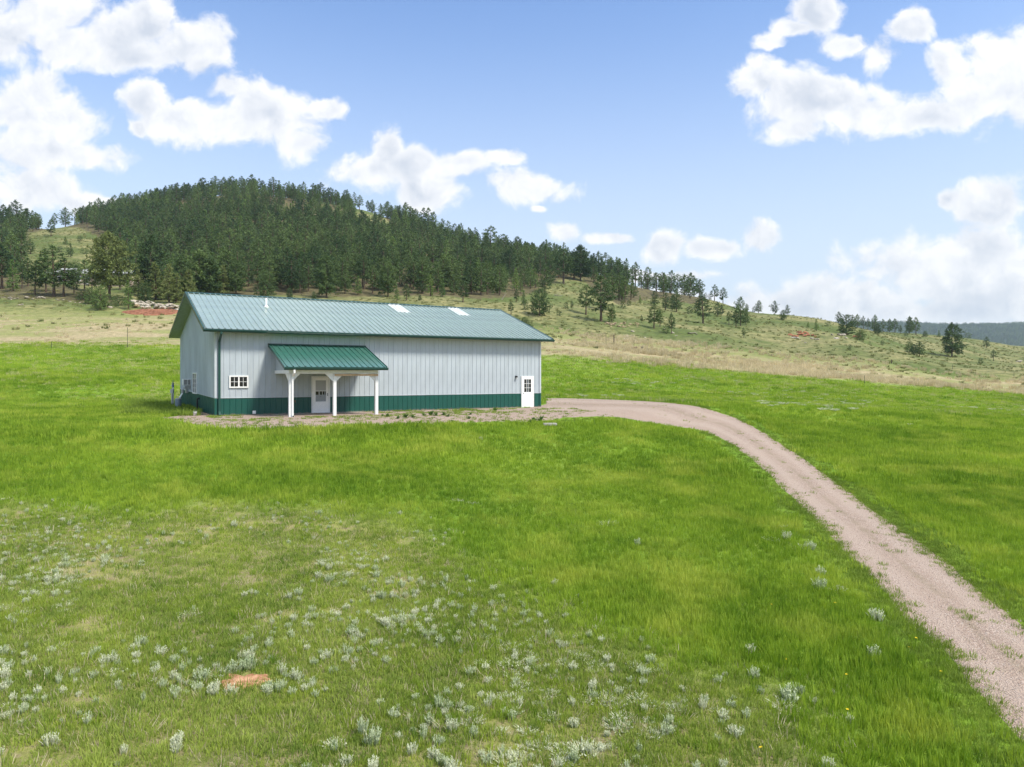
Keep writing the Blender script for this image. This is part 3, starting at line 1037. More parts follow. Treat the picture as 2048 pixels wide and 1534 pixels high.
for (ta, za) in ((RT - 0.20, roof_z(RT - 0.20)), (RT + 0.22, roof_z(RT + 0.22))):
    m.hexa([(ROOF0 - 0.02, ta, za + 0.036), (ROOF1 + 0.02, ta, za + 0.036), (ROOF1 + 0.02, RT, RZ + 0.040), (ROOF0 - 0.02, RT, RZ + 0.040)],
           [(ROOF0 - 0.02, ta, za + 0.044), (ROOF1 + 0.02, ta, za + 0.044), (ROOF1 + 0.02, RT, RZ + 0.055), (ROOF0 - 0.02, RT, RZ + 0.055)])
m.build('ridge_cap', M_TRIM, bld)


def gutter(x0, x1, t, z, mat, name, h=0.14, d=0.13):
    m = MB()
    prof = [(0.0, 0.0), (-d * 0.55, 0.0), (-d * 0.72, h * 0.35), (-d, h * 0.6), (-d, h), (-d + 0.012, h), (-d + 0.012, h * 0.62), (-d * 0.68, h * 0.40), (-d * 0.52, 0.015), (0.0, 0.015)]
    poly = [(x0, t + p[0], z + p[1]) for p in prof]
    n = len(prof)
    vs = poly + [(x1, p[1], p[2]) for p in poly]
    fs = [(i, (i + 1) % n, (i + 1) % n + n, i + n)[::-1] for i in range(n)]
    m.add(vs, fs)
    for x in (x0, x1):
        m.add([(x, t, z), (x, t - d * 0.55, z), (x, t - d, z + h * 0.6), (x, t - d, z + h), (x, t, z + h)], [(0, 1, 2, 3, 4)])
    m.box(x0, x1, t, t + 0.02, z - 0.005, z + h + 0.01)
    return m.build(name, mat, bld)


gutter(ROOF0 - 0.01, ROOF1 + 0.01, ET - 0.015, EZ - 0.165, M_TRIM, 'gutter')
m = MB(); m.box(0.0, BL, ET + 0.03, -0.001, EZ - 0.155, EZ - 0.140); m.build('eave_soffit', M_SOFF, bld)
# downspout
m = MB()
m.box(0.15, 0.26, ET - 0.10, ET - 0.02, EZ - 0.26, EZ - 0.16)
m.hexa([(0.15, -0.12, EZ - 0.66), (0.26, -0.12, EZ - 0.66), (0.26, -0.04, EZ - 0.62), (0.15, -0.04, EZ - 0.62)],
       [(0.15, ET - 0.10, EZ - 0.26), (0.26, ET - 0.10, EZ - 0.26), (0.26, ET - 0.02, EZ - 0.22), (0.15, ET - 0.02, EZ - 0.22)])
m.box(0.15, 0.26, -0.12, -0.04, 0.22, EZ - 0.62)
m.hexa([(0.15, -0.30, 0.06), (0.26, -0.30, 0.06), (0.26, -0.24, 0.02), (0.15, -0.24, 0.02)],
       [(0.15, -0.12, 0.24), (0.26, -0.12, 0.24), (0.26, -0.04, 0.22), (0.15, -0.04, 0.22)])
m.build('downspout', M_TRIM, bld)
# roof vent pipe
vt = 4.1; vz = roof_z(vt)
m = MB(); m.lathe([(0.16, -0.05), (0.13, 0.04), (0.075, 0.10), (0.055, 0.12), (0.055, 0.55), (0.045, 0.55), (0.045, 0.45)], (3.55, vt, vz), 16)
m.build('vent_pipe', M_WHITE, bld, smooth=True)


def door(s0, s1, ztop, storm):
    d = MB()
    fw = 0.075
    d.box(s0, s0 + fw, -0.065, -0.001, 0.0, ztop); d.box(s1 - fw, s1, -0.065, -0.001, 0.0, ztop); d.box(s0 + fw, s1 - fw, -0.065, -0.001, ztop - fw, ztop)
    d.box(s0 + fw, s1 - fw, -0.068, -0.0012, 0.0, 0.03)
    o = d.build('door', M_WHITE, bld, bevel=0.004)
    a, b = s0 + fw + 0.006, s1 - fw - 0.006
    w = b - a
    L = MB()
    if storm:
        ga, gb, z0, z1 = a + w * 0.17, b - w * 0.17, 0.66, ztop - 0.24
    else:
        ga, gb, z0, z1 = a + w * 0.17, b - w * 0.17, 1.02, ztop - 0.22
    y0, y1 = -0.052, -0.012
    L.box(a, ga, y0, y1, 0.035, ztop - fw - 0.004); L.box(gb, b, y0, y1, 0.035, ztop - fw - 0.004)
    L.box(ga, gb, y0, y1, 0.035, z0); L.box(ga, gb, y0, y1, z1, ztop - fw - 0.004)
    if storm:
        zm = 0.66 + (z1 - z0) * 0.5
        zb_ = 0.66 + (z1 - z0) * 0.32
        L.box(ga, gb, -0.05, -0.02, zm - 0.015, zm + 0.015)
        mun = MB()
        for k in (1, 2):
            x = ga + (gb - ga) * k / 3; mun.box(x - 0.009, x + 0.009, -0.032, -0.02, zb_, z1)
        for z in (zm + (z1 - zm) * 0.5,):
            mun.box(ga, gb, -0.0325, -0.0195, z - 0.009, z + 0.009)
        mun.build('muntin', M_WHITED, o)
        pn = MB(); pn.box(ga, gb, -0.018, -0.012, zb_, z1); q = pn.build('pane', M_GLASS, o)
        pn = MB(); pn.box(ga, gb, -0.040, -0.036, zm + 0.016, z1); pn.build('screen', M_BLIND, o)
        pn = MB(); pn.box(ga, gb, -0.030, -0.012, z0, zb_); pn.build('lower_panel', M_SCREEN, o)
        kb = MB(); kb.lathe([(0.02, 0), (0.02, 0.02)], (ga + (gb - ga) * 0.5, -0.035, z0 + 0.28), 8); kb.build('latch', M_BLACK, o)
    else:
        for k in (1, 2):
            x = ga + (gb - ga) * k / 3; L.box(x - 0.011, x + 0.011, -0.045, -0.02, z0, z1)
            z = z0 + (z1 - z0) * k / 3; L.box(ga, gb, -0.0455, -0.0195, z - 0.011, z + 0.011)
        pn = MB(); pn.box(ga, gb, -0.018, -0.012, z0, z1); pn.build('pane', M_GLASS, o)
    L.build('door_leaf', M_WHITED, o, bevel=0.003)
    h = MB()
    hx = b - 0.07 if storm else a + 0.07
    if storm:
        h.tube((hx, -0.09, 0.98), (hx, -0.09, 1.14), 0.014); h.tube((hx, -0.09, 1.0), (hx, -0.05, 1.0), 0.01); h.tube((hx, -0.09, 1.12), (hx, -0.05, 1.12), 0.01)
    else:
        h.tube((hx, -0.052, 0.95), (hx, -0.085, 0.95), 0.012); h.tube((hx, -0.085, 0.95), (hx, -0.115, 0.95), 0.028, 0.024, 10)
    h.build('handle', M_BLACK, o)
    return o


tag(door(5.12, 6.19, 2.11, True), 'white storm door with gridded glass under the porch')
tag(door(19.26, 20.27, 2.11, False), 'white door with nine panes at the right end')


def slider(parent, axis, a0, a1, z0, z1, lab, dark_left=False):
    """two-sash window; axis 'x' on the front wall, 'y' on the left gable"""
    def mp(q0, q1, o0, o1, zz0, zz1, mb):
        if axis == 'x': mb.box(q0, q1, -o1, -o0, zz0, zz1)
        else: mb.box(-o1, -o0, q0, q1, zz0, zz1)
    f = MB(); t = 0.075
    mp(a0, a1, 0.0, 0.07, z1 - t, z1, f); mp(a0, a1, 0.0, 0.07, z0, z0 + t, f)
    mp(a0, a0 + t, 0.0, 0.0695, z0 + t, z1 - t, f); mp(a1 - t, a1, 0.0, 0.0695, z0 + t, z1 - t, f)
    o = f.build('window', M_WHITE, parent, bevel=0.005)
    mid = (a0 + a1) / 2
    s_ = MB()
    mp(mid - 0.035, mid + 0.035, 0.0, 0.055, z0 + t, z1 - t, s_)
    for (p, q) in ((a0 + t, mid - 0.035), (mid + 0.035, a1 - t)):
        c = (p + q) / 2
        mp(c - 0.009, c + 0.009, 0.03, 0.040, z0 + t, z1 - t, s_)
        nz_ = 1 if axis == 'x' else 3
        for k in range(1, nz_ + 1):
            z = z0 + t + (z1 - z0 - 2 * t) * k / (nz_ + 1)
            mp(p, q, 0.0305, 0.0405, z - 0.009, z + 0.009, s_)
    s_.build('sash', M_WHITED, o)
    for (p, q) in ((a0 + t, mid - 0.035), (mid + 0.035, a1 - t)):
        g_ = MB(); mp(p, q, 0.022, 0.028, z0 + t, z1 - t, g_); g_.build('pane', M_GLASS, o)
    tag(o, lab)
    return o


slider(bld, 'x', 0.70, 1.69, 1.48, 2.15, 'small white window with two four-pane sashes on the front wall')
slider(bld, 'y', 6.45, 8.1, 1.02, 2.32, 'tall white sliding window on the left gable')
# small front wall fittings
m = MB(); m.box(1.91, 2.08, -0.05, -0.001, 0.06, 0.23); m.box(1.93, 2.06, -0.06, -0.051, 0.08, 0.21); m.build('vent_cover', M_WHITE, bld)
m = MB(); m.tube((4.19, -0.02, 0.72), (4.19, -0.11, 0.70), 0.018); m.tube((4.19, -0.10, 0.70), (4.19, -0.13, 0.63), 0.016); m.lathe([(0.03, 0), (0.03, 0.01)], (4.19, -0.08, 0.745), 10)
m.build('faucet', M_BRASS, bld)
m = MB(); m.box(18.79, 18.91, -0.04, -0.001, 2.0, 2.13); m.tube((18.85, -0.03, 2.09), (18.85, -0.13, 2.11), 0.014); m.lathe([(0.035, 0), (0.06, -0.03), (0.065, -0.10)], (18.85, -0.13, 2.12), 12)
wl = m.build('wall_lamp', M_BLACK, bld)
m = MB(); m.lathe([(0.02, -0.17), (0.045, -0.15), (0.05, -0.09), (0.03, -0.06)], (18.85, -0.13, 2.10), 12); m.build('lamp_globe', M_WHITE, wl, smooth=True)

# porch
m = MB(); m.hexa([(3.0, -3.4, -0.5), (8.1, -3.4, -0.5), (8.1, -0.01, -0.5), (3.0, -0.01, -0.5)], [(3.0, -3.4, -0.07), (8.1, -3.4, -0.07), (8.1, -0.01, 0.02), (3.0, -0.01, 0.02)])
m.build('porch_slab', M_CONC, bld, bevel=0.01)
PS0, PS1, PT, PZ0, PZ1 = 2.74, 8.30, -3.55, 2.60, 3.86
def pz(t): return PZ1 + (PZ0 - PZ1) * (t / PT)
npp = 6
ppw = (PS1 - PS0) / npp
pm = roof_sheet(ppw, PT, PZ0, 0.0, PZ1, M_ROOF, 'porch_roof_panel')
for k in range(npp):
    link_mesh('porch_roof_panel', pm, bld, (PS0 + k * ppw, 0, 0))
m = MB(); m.hexa([(PS0 + 0.01, PT + 0.02, PZ0 - 0.10), (PS1 - 0.01, PT + 0.02, PZ0 - 0.10), (PS1 - 0.01, -0.03, PZ1 - 0.10), (PS0 + 0.01, -0.03, PZ1 - 0.10)],
                 [(PS0 + 0.01, PT + 0.02, PZ0 - 0.02), (PS1 - 0.01, PT + 0.02, PZ0 - 0.02), (PS1 - 0.01, -0.03, PZ1 - 0.04), (PS0 + 0.01, -0.03, PZ1 - 0.04)])
m.build('porch_ceiling', M_SOFF, bld)
m = MB()
for xo in (PS0 - 0.012, PS1 - 0.002):
    m.hexa([(xo, PT, PZ0 - 0.12), (xo + 0.014, PT, PZ0 - 0.12), (xo + 0.014, -0.03, PZ1 - 0.12), (xo, -0.03, PZ1 - 0.12)],
           [(xo, PT, PZ0 + 0.045), (xo + 0.014, PT, PZ0 + 0.045), (xo + 0.014, -0.03, PZ1 + 0.045), (xo, -0.03, PZ1 + 0.045)])
m.box(PS0 - 0.02, PS1 + 0.02, -0.12, -0.024, PZ1 - 0.0, PZ1 + 0.06)
m.build('porch_roof_trim', M_TRIM, bld)
gutter(PS0 - 0.02, PS1 + 0.02, PT - 0.012, PZ0 - 0.155, M_TRIM, 'porch_gutter', 0.13, 0.12)
# posts, headers, knee gussets
PP = (3.15, 5.48, 7.83)
pt_ = -3.12
for i, s in enumerate(PP):
    m = MB(); m.box(s - 0.085, s + 0.085, pt_ - 0.085, pt_ + 0.085, -0.09, 2.245)
    m.build('porch_post', M_WHITE, bld, bevel=0.008)
m = MB(); m.box(PS0 + 0.32, PS1 - 0.38, pt_ - 0.09, pt_ + 0.09, 2.25, 2.44); m.build('porch_header', M_WHITE, bld, bevel=0.006)
for s in (PP[0] - 0.02, PP[2] + 0.02):
    m = MB(); m.box(s - 0.06, s + 0.06, pt_ + 0.095, -0.03, 2.25, 2.44); m.build('porch_side_beam', M_WHITE, bld, bevel=0.006)
    # sided triangle above the side beam
    t = MB(); poly = [(s - 0.012, pt_ + 0.1, 2.445), (s - 0.012, -0.03, 2.445), (s - 0.012, -0.03, pz(-0.03) - 0.105), (s - 0.012, pt_ + 0.1, pz(pt_ + 0.1) - 0.105)]
    t.prism(poly, (0.024, 0, 0)); t.build('porch_side_panel', M_SIDE, bld)
for i, s in enumerate(PP):
    for sg in (-1, 1):
        if (i == 0 and sg < 0):
            pass
        if i == 2 and sg > 0:
            continue
        x0 = s + sg * 0.086
        L_ = 0.42 if not (i == 0 and sg < 0) else 0.16
        m = MB()
        poly = [(x0, pt_ - 0.03, 2.249), (x0 + sg * L_, pt_ - 0.03, 2.249), (x0, pt_ - 0.03, 2.249 - 0.42)]
        m.prism(poly, (0, 0.06, 0)); m.build('knee_brace', M_WHITE, bld)
    # brace towards the wall
for s in (PP[0], PP[2]):
    m = MB(); m.prism([(s - 0.03, pt_ + 0.086, 2.249), (s - 0.03, pt_ + 0.5, 2.249), (s - 0.03, pt_ + 0.086, 1.83)], (0.06, 0, 0)); m.build('knee_brace', M_WHITE, bld)
m = MB(); m.box(PP[1] - 0.02, PP[2] + 0.07, pt_ - 0.13, pt_ - 0.092, 2.13, 2.235); m.build('bare_board', M_WOOD, bld)
m = MB()
m.box(3.19, 3.28, PT - 0.10, PT - 0.03, 2.28, 2.45)
m.hexa([(3.19, pt_ - 0.16, 2.10), (3.28, pt_ - 0.16, 2.10), (3.28, pt_ - 0.09, 2.14), (3.19, pt_ - 0.09, 2.14)],
       [(3.19, PT - 0.10, 2.28), (3.28, PT - 0.10, 2.28), (3.28, PT - 0.03, 2.32), (3.19, PT - 0.03, 2.32)])
m.box(3.19, 3.28, pt_ - 0.16, pt_ - 0.09, 0.10, 2.10)
m.box(3.19, 3.28, pt_ - 0.26, pt_ - 0.09, 0.0, 0.10)
o = m.build('porch_downspout', M_WHITE, bld)
m = MB(); m.box(3.20, 3.27, pt_ - 0.264, pt_ - 0.26, 0.01, 0.09); m.build('spout_opening', M_BLACK, o)

# ------------------------------------------------------------------ things along the left gable (local building coordinates)
def child_world(s, t, z=0.0):
    p = bpt(s, t)
    return Vector((p.x, p.y, float(height(p.x, p.y)) + z if z == 0 else z))


ac = MB()
ac.box(-0.46, -0.001, 9.15, 9.80, 1.52, 1.93)
o = ac.build('air_conditioner', M_WHITE, bld, bevel=0.01)
m = MB()
for k in range(9):
    m.box(-0.42, -0.24, 9.142, 9.149, 1.57 + k * 0.035, 1.59 + k * 0.035)
    m.box(-0.20, -0.04, 9.142, 9.149, 1.57 + k * 0.035, 1.59 + k * 0.035)
m.build('louvre', M_BLACK, o)
m = MB(); m.prism([(-0.40, 9.3, 1.515), (-0.002, 9.3, 1.515), (-0.002, 9.3, 1.20)], (0, 0.05, 0)); m.build('bracket', M_STEEL, bld)
# meter and white conduit boxes
m = MB(); m.box(-0.16, -0.001, 10.3, 10.75, 1.0, 1.5); m.lathe([(0.09, 0), (0.10, 0.1), (0.06, 0.14)], (-0.2, 10.5, 1.28), 12); m.build('electric_meter', M_STEEL, bld)
lean = empty('propane_cover', child_world(-0.75, 9.6)); lean.rotation_euler = (0, 0, BROT)
tag(lean, 'white hard cover leaning against the left gable wall behind the grey barrel', 'cover')
m = MB(); m.hexa([(-0.28, -0.3, 0.0), (-0.22, -0.3, 0.0), (-0.22, 0.3, 0.0), (-0.28, 0.3, 0.0)], [(0.26, -0.22, 1.02), (0.32, -0.22, 1.02), (0.32, 0.22, 1.02), (0.26, 0.22, 1.02)])
m.build('cover_sheet', M_WHITE, lean, bevel=0.02)
m = MB(); m.lathe([(0.09, 1.0), (0.10, 1.2), (0.05, 1.26)], (0.30, 0, 0.02), 12); m.build('cap', M_STEEL, lean)
brl = empty('grey_barrel', child_world(-0.85, 8.3)); tag(brl, 'grey plastic barrel standing by the left gable wall', 'barrel')
m = MB(); m.lathe([(0.17, 0.0), (0.185, 0.02), (0.19, 0.35), (0.185, 0.66), (0.17, 0.70), (0.15, 0.705)], (0, 0, 0), 20); m.build('drum', M_GREYP, brl, smooth=True)
m = MB(); m.lathe([(0.195, 0.66), (0.195, 0.70), (0.10, 0.73)], (0, 0, 0), 20); m.tube((-0.08, 0, 0.72), (-0.08, 0, 0.86), 0.02); m.tube((0.06, 0.0, 0.72), (0.06, 0.0, 0.80), 0.03); m.tube((-0.08, 0, 0.86), (0.06, 0, 0.80), 0.015)
m.build('lid', M_STEEL, brl)
pp = empty('utility_post', child_world(-0.55, 13.8)); tag(pp, 'thin white utility pipe with a blue capped hydrant at the far left wall corner', 'pipe')
m = MB(); m.tube((0, 0, 0), (0, 0, 1.35), 0.045); m.build('pipe', M_WHITE, pp)
m = MB(); m.tube((0.0, 0.0, 1.34), (0.0, 0, 1.62), 0.06, 0.05); m.tube((0, 0, 1.62), (0, 0, 1.80), 0.02); m.build('cap', simple('blue_enamel', (0.04, 0.09, 0.22), 0.4), pp)
m = MB(); m.tube((0, 0, 1.50), (-0.14, 0, 1.42), 0.035); m.build('spout', M_STEEL, pp)
pp = empty('electric_riser', child_world(-0.75, 12.5)); tag(pp, 'grey green riser post with a small box top beside the gable wall', 'post')
m = MB(); m.tube((0, 0, 0), (0, 0, 1.1), 0.06); m.build('pipe', M_STEEL, pp)
m = MB(); m.box(-0.10, 0.10, -0.07, 0.07, 0.95, 1.22); m.tube((0.0, 0, 1.22), (0.0, 0, 1.7), 0.02); m.build('box', M_STEEL, pp)
m = MB(); m.tube((-0.15, 5.3, 0.0), (-0.15, 5.3, 0.78), 0.05); m.tube((-0.15, 5.3, 0.78), (-0.02, 5.3, 0.78), 0.05); m.build('vent_stack', M_BLACK, bld)
bk = empty('white_bucket', cast(390, 832)); tag(bk, 'small white bucket on the gravel near the left building corner', 'bucket')
m = MB(); m.lathe([(0.075, 0.0), (0.095, 0.20), (0.10, 0.205), (0.10, 0.22), (0.088, 0.22), (0.07, 0.03)], (0, 0, 0), 16); m.build('pail', M_WHITE, bk, smooth=True)
m = MB(); m.tube((-0.1, 0, 0.2), (-0.05, 0, 0.30), 0.006, n=5); m.tube((-0.05, 0, 0.30), (0.05, 0, 0.30), 0.006, n=5); m.tube((0.05, 0, 0.30), (0.1, 0, 0.2), 0.006, n=5); m.build('bail', M_STEEL, bk)
pl = empty('edging_board', child_world(-0.22, 2.9)); pl.rotation_euler = (0, 0, BROT); tag(pl, 'weathered board lying along the foot of the left gable wall', 'board')
m = MB(); m.box(-0.05, 0.05, -2.2, 2.2, 0.0, 0.06); m.build('plank', M_WOOD, pl)
sl = empty('stepping_slab', cast(1100, 853)); tag(sl, 'pale flat slab half hidden in grass at the gravel edge', 'slab')
m = MB(); m.box(-0.36, 0.36, -0.2, 0.2, 0.05, 0.17); m.build('slab', M_CONC, sl, bevel=0.01)

# ================================================================== vegetation
# ------------------------------------------------------------------ scattering (one object per kind of ground cover)
def gn_scatter(name, pts, rot, scl, idx, protos, label, kind='stuff'):
    """pts (n,3), rot (n,3) euler, scl (n,3), idx (n); protos: list of meshes"""
    col = bpy.data.collections.new(name + '_source')
    for i, me_ in enumerate(protos):
        o_ = bpy.data.objects.new('%s_source_%02d' % (name, i), me_)
        col.objects.link(o_)
    me = bpy.data.meshes.new(name)
    n = len(pts)
    me.vertices.add(n)
    me.vertices.foreach_set('co', np.asarray(pts, np.float32).ravel())
    a = me.attributes.new('rot', 'FLOAT_VECTOR', 'POINT'); a.data.foreach_set('vector', np.asarray(rot, np.float32).ravel())
    a = me.attributes.new('scl', 'FLOAT_VECTOR', 'POINT'); a.data.foreach_set('vector', np.asarray(scl, np.float32).ravel())
    a = me.attributes.new('idx', 'INT', 'POINT'); a.data.foreach_set('value', np.asarray(idx, np.int32))
    me.update()
    ob = bpy.data.objects.new(name, me)
    C.objects.link(ob)
    ng = bpy.data.node_groups.new(name + '_nodes', 'GeometryNodeTree')
    ng.interface.new_socket('Geometry', in_out='INPUT', socket_type='NodeSocketGeometry')
    ng.interface.new_socket('Geometry', in_out='OUTPUT', socket_type='NodeSocketGeometry')
    gi = ng.nodes.new('NodeGroupInput'); go = ng.nodes.new('NodeGroupOutput')
    iop = ng.nodes.new('GeometryNodeInstanceOnPoints')
    ci = ng.nodes.new('GeometryNodeCollectionInfo')
    ci.inputs['Collection'].default_value = col
    ci.inputs['Separate Children'].default_value = True
    ci.inputs['Reset Children'].default_value = True
    def attr(nm, ty):
        x = ng.nodes.new('GeometryNodeInputNamedAttribute'); x.data_type = ty
        x.inputs['Name'].default_value = nm
        return x.outputs['Attribute']
    L = ng.links
    L.new(gi.outputs[0], iop.inputs['Points'])
    L.new(ci.outputs[0], iop.inputs['Instance'])
    iop.inputs['Pick Instance'].default_value = True
    L.new(attr('idx', 'INT'), iop.inputs['Instance Index'])
    L.new(attr('rot', 'FLOAT_VECTOR'), iop.inputs['Rotation'])
    L.new(attr('scl', 'FLOAT_VECTOR'), iop.inputs['Scale'])
    L.new(iop.outputs[0], go.inputs[0])
    md = ob.modifiers.new('scatter', 'NODES'); md.node_group = ng
    tag(ob, label, kind=kind)
    return ob


def jgrid(x0, x1, y0, y1, d, seed):
    """jittered grid of about d points per square metre"""
    r = np.random.default_rng(seed)
    c = 1 / math.sqrt(d)
    gx, gy = np.meshgrid(np.arange(x0, x1, c), np.arange(y0, y1, c))
    gx = gx + r.uniform(-0.5, 0.5, gx.shape) * c; gy = gy + r.uniform(-0.5, 0.5, gy.shape) * c
    return gx.ravel(), gy.ravel(), r


def blades(name, n, rad, h0, h1, w, mat, lean=0.35, seed=0):
    r = random.Random(seed); m = MB()
    for _ in range(n):
        a = r.uniform(0, 6.283); d = rad * math.sqrt(r.random())
        x, y = math.cos(a) * d, math.sin(a) * d
        h = r.uniform(h0, h1); b = r.uniform(0, 6.283)
        lx, ly = math.cos(a) * lean * h * r.uniform(0, 1) + r.uniform(-.15, .15) * h, math.sin(a) * lean * h * r.uniform(0, 1) + r.uniform(-.15, .15) * h
        wx, wy = math.cos(b) * w * 0.5, math.sin(b) * w * 0.5
        z0 = -0.03
        m.add([(x - wx, y - wy, z0), (x + wx, y + wy, z0), (x + lx * .4 + wx * .8, y + ly * .4 + wy * .8, h * .55), (x + lx * .4 - wx * .8, y + ly * .4 - wy * .8, h * .55), (x + lx, y + ly, h)],
              [(0, 1, 2, 3), (3, 2, 4)])
    return m.mesh(name, mat)


G_LUSH = foliage('lush_grass', (0.110, 0.225, 0.014), (0.360, 0.490, 0.050), 0.42, 0.13, 0.7, yellow=(0.48, 0.54, 0.09))
G_SHORT = foliage('short_grass', (0.120, 0.210, 0.028), (0.380, 0.460, 0.100), 0.35, 0.5, 0.8, yellow=(0.30, 0.39, 0.05))
G_STRAW = foliage('straw_grass', (0.47, 0.40, 0.27), (0.72, 0.63, 0.47), 0.4, 0.06, 0.85)
G_TUSS = foliage('hill_grass', (0.11, 0.145, 0.045), (0.28, 0.27, 0.11), 0.25, 0.05, 0.85)
G_WEED = foliage('weed_leaf', (0.06, 0.13, 0.03), (0.11, 0.20, 0.05), 0.25, 0.5, 0.7)
G_DARK = foliage('verge_grass', (0.140, 0.220, 0.035), (0.280, 0.380, 0.06), 0.35, 0.5, 0.8)

lushm = [blades('lush_tuft', 26, 0.15, 0.11, 0.27, 0.017, G_LUSH, seed=k) for k in range(5)]
lushw = [blades('lush_clump', 40, 0.34, 0.15, 0.32, 0.034, G_LUSH, seed=10 + k) for k in range(4)]
lushx = [blades('lush_far_clump', 50, 0.8, 0.18, 0.32, 0.045, G_LUSH, seed=20 + k) for k in range(4)]
shortm = [blades('short_tuft', 36, 0.14, 0.035, 0.085, 0.009, G_SHORT, 0.9, seed=30 + k) for k in range(5)]
strawm = [blades('straw_wisp', 12, 0.12, 0.04, 0.12, 0.006, G_STRAW, 1.2, seed=40 + k) for k in range(3)]
tallstraw = [blades('straw_clump', 60, 0.55, 0.35, 0.75, 0.045, G_STRAW, 0.5, seed=50 + k) for k in range(4)]
G_SEED = foliage('seed_heads', (0.33, 0.38, 0.12), (0.50, 0.50, 0.22), 0.3, 0.1, 0.8)
seedm = [blades('seed_clump', 40, 0.7, 0.30, 0.58, 0.06, G_SEED, 0.4, seed=80 + k) for k in range(4)]
tussm = [blades('hill_tussock', 40, 0.40, 0.15, 0.40, 0.06, G_TUSS, 0.6, seed=60 + k) for k in range(4)]
vergem = [blades('verge_tuft', 36, 0.15, 0.04, 0.12, 0.012, G_DARK, 0.9, seed=70 + k) for k in range(4)]


def ground_ok(x, y, grow=0.0):
    jx = vnoise(x, y, 4.0, 93, 2) * 0.10; jy = vnoise(x, y, 4.0, 94, 2) * 0.10
    return ~on_road(x, y) & ~inpoly(x, y, bld_poly) & ~inpoly(x, y, SLAB) & ~inpoly(x + jx, y + jy, SOILW)


SOILW = [(p_.x, p_.y) for p_ in (cast(*q_) for q_ in ((444, 1386), (457, 1364), (490, 1354), (526, 1354), (532, 1362), (520, 1376), (480, 1381)))]
SLAB = [tuple(bpt(s, t))[:2] for s, t in ((2.95, 0), (8.15, 0), (8.15, -3.45), (2.95, -3.45))]
XP, XR, XS, XI = [], [], [], []


def make_pts(x, y, r, s0, s1, nproto, tilt=0.1, off=0, sz=None, dz=0.0):
    n = len(x)
    z = height(x, y) + dz
    rot = np.stack([r.normal(0, tilt, n), r.normal(0, tilt, n), r.uniform(0, 6.283, n)], -1)
    s = r.uniform(s0, s1, n)
    if sz is not None: s = s * sz
    hs_ = r.uniform(0.75, 1.25, n)
    return np.stack([x, y, z], -1), rot, np.stack([s, s, s * hs_], -1), r.integers(0, nproto, n) + off


def cat_(parts):
    return [np.concatenate([p[i] for p in parts]) for i in range(4)]


def dryness(x, y):
    z = height(x, y)
    px, py, dry, _, _ = masks(x, y, z)
    return px, py, dry


VERGE = []
def near_road(x, y):
    o = np.zeros(x.shape, bool)
    wv = 0.75 + 0.45 * vnoise(x, y, 0.5, 66, 3)
    for q in range(8):
        a = q * 0.785
        o |= inpoly(x + math.cos(a) * wv, y + math.sin(a) * wv, road_poly)
    return o


# lush field
parts = []
for (y0, y1, d, kind) in ((6.5, 16, 62, 0), (16, 28, 40, 0), (28, 46, 11, 5), (46, 76, 5.0, 5), (76, 118, 2.0, 9)):
    hw = 0.80 * y1 + 9
    x, y, r = jgrid(-hw, hw, y0, y1, d, int(y0 * 7))
    keep = (np.abs(x) < 0.80 * y + 8.5) & ground_ok(x, y)
    x, y = x[keep], y[keep]
    px, py, dry = dryness(x, y)
    pn = vnoise(x, y, 0.5, 33, 3); pb = vnoise(x, y, 0.11, 43, 2)
    p_l = 0.95 * (1 - dry) ** 1.3 + dry * np.clip((pn - 0.02) * 1.5, 0.05, 0.5)
    s_, t_ = st(x, y)
    # thin weedy grass on the worn yard edge, none against the gravel
    yardz = (t_ > -9) & (t_ < 0) & (s_ > -2) & (s_ < BL)
    p_l = np.where(yardz, p_l * sstep(-4.5, -8.5, t_), p_l)
    wobf = vnoise(x, y, 0.06, 55, 3) * 9
    p_l = p_l * np.where(y > 90, 1 - sstep(100, 116, y + wobf), 1)
    if y0 < 76:
        vg = near_road(x, y)
        kv = vg & (r.random(len(x)) < (0.75 if y0 < 28 else 1.0))
        VERGE.append((x[kv], y[kv]))
        p_l = np.where(vg, p_l * 0.12, p_l)
    keep = r.random(len(x)) < p_l
    x, y, pn, pb, dry = x[keep], y[keep], pn[keep], pb[keep], dry[keep]
    szf = (0.82 + 0.35 * pb) * (1 - 0.45 * dry)
    if kind == 0: nump = 5
    else: nump = 4
    seedy = (r.random(len(x)) < 0.34 * sstep(50, 112, y) + 0.25 * sstep(0.15, 0.6, vnoise(x, y * 1.8, 0.045, 71, 3)) * sstep(30, 60, y)) & (kind > 0)
    parts.append(make_pts(x[~seedy], y[~seedy], r, 0.62 if kind == 0 else 0.75, 1.0 if kind == 0 else 1.15, nump, 0.12, kind, szf[~seedy]))
    if seedy.any():
        parts.append(make_pts(x[seedy], y[seedy], r, 0.45, 0.60, 4, 0.12, 13, szf[seedy]))
P_ = cat_(parts)
gn_scatter('field_grass', *P_, lushm + lushw + lushx + seedm, 'lush bright green field grass around the building')
print('field grass', len(P_[0]))

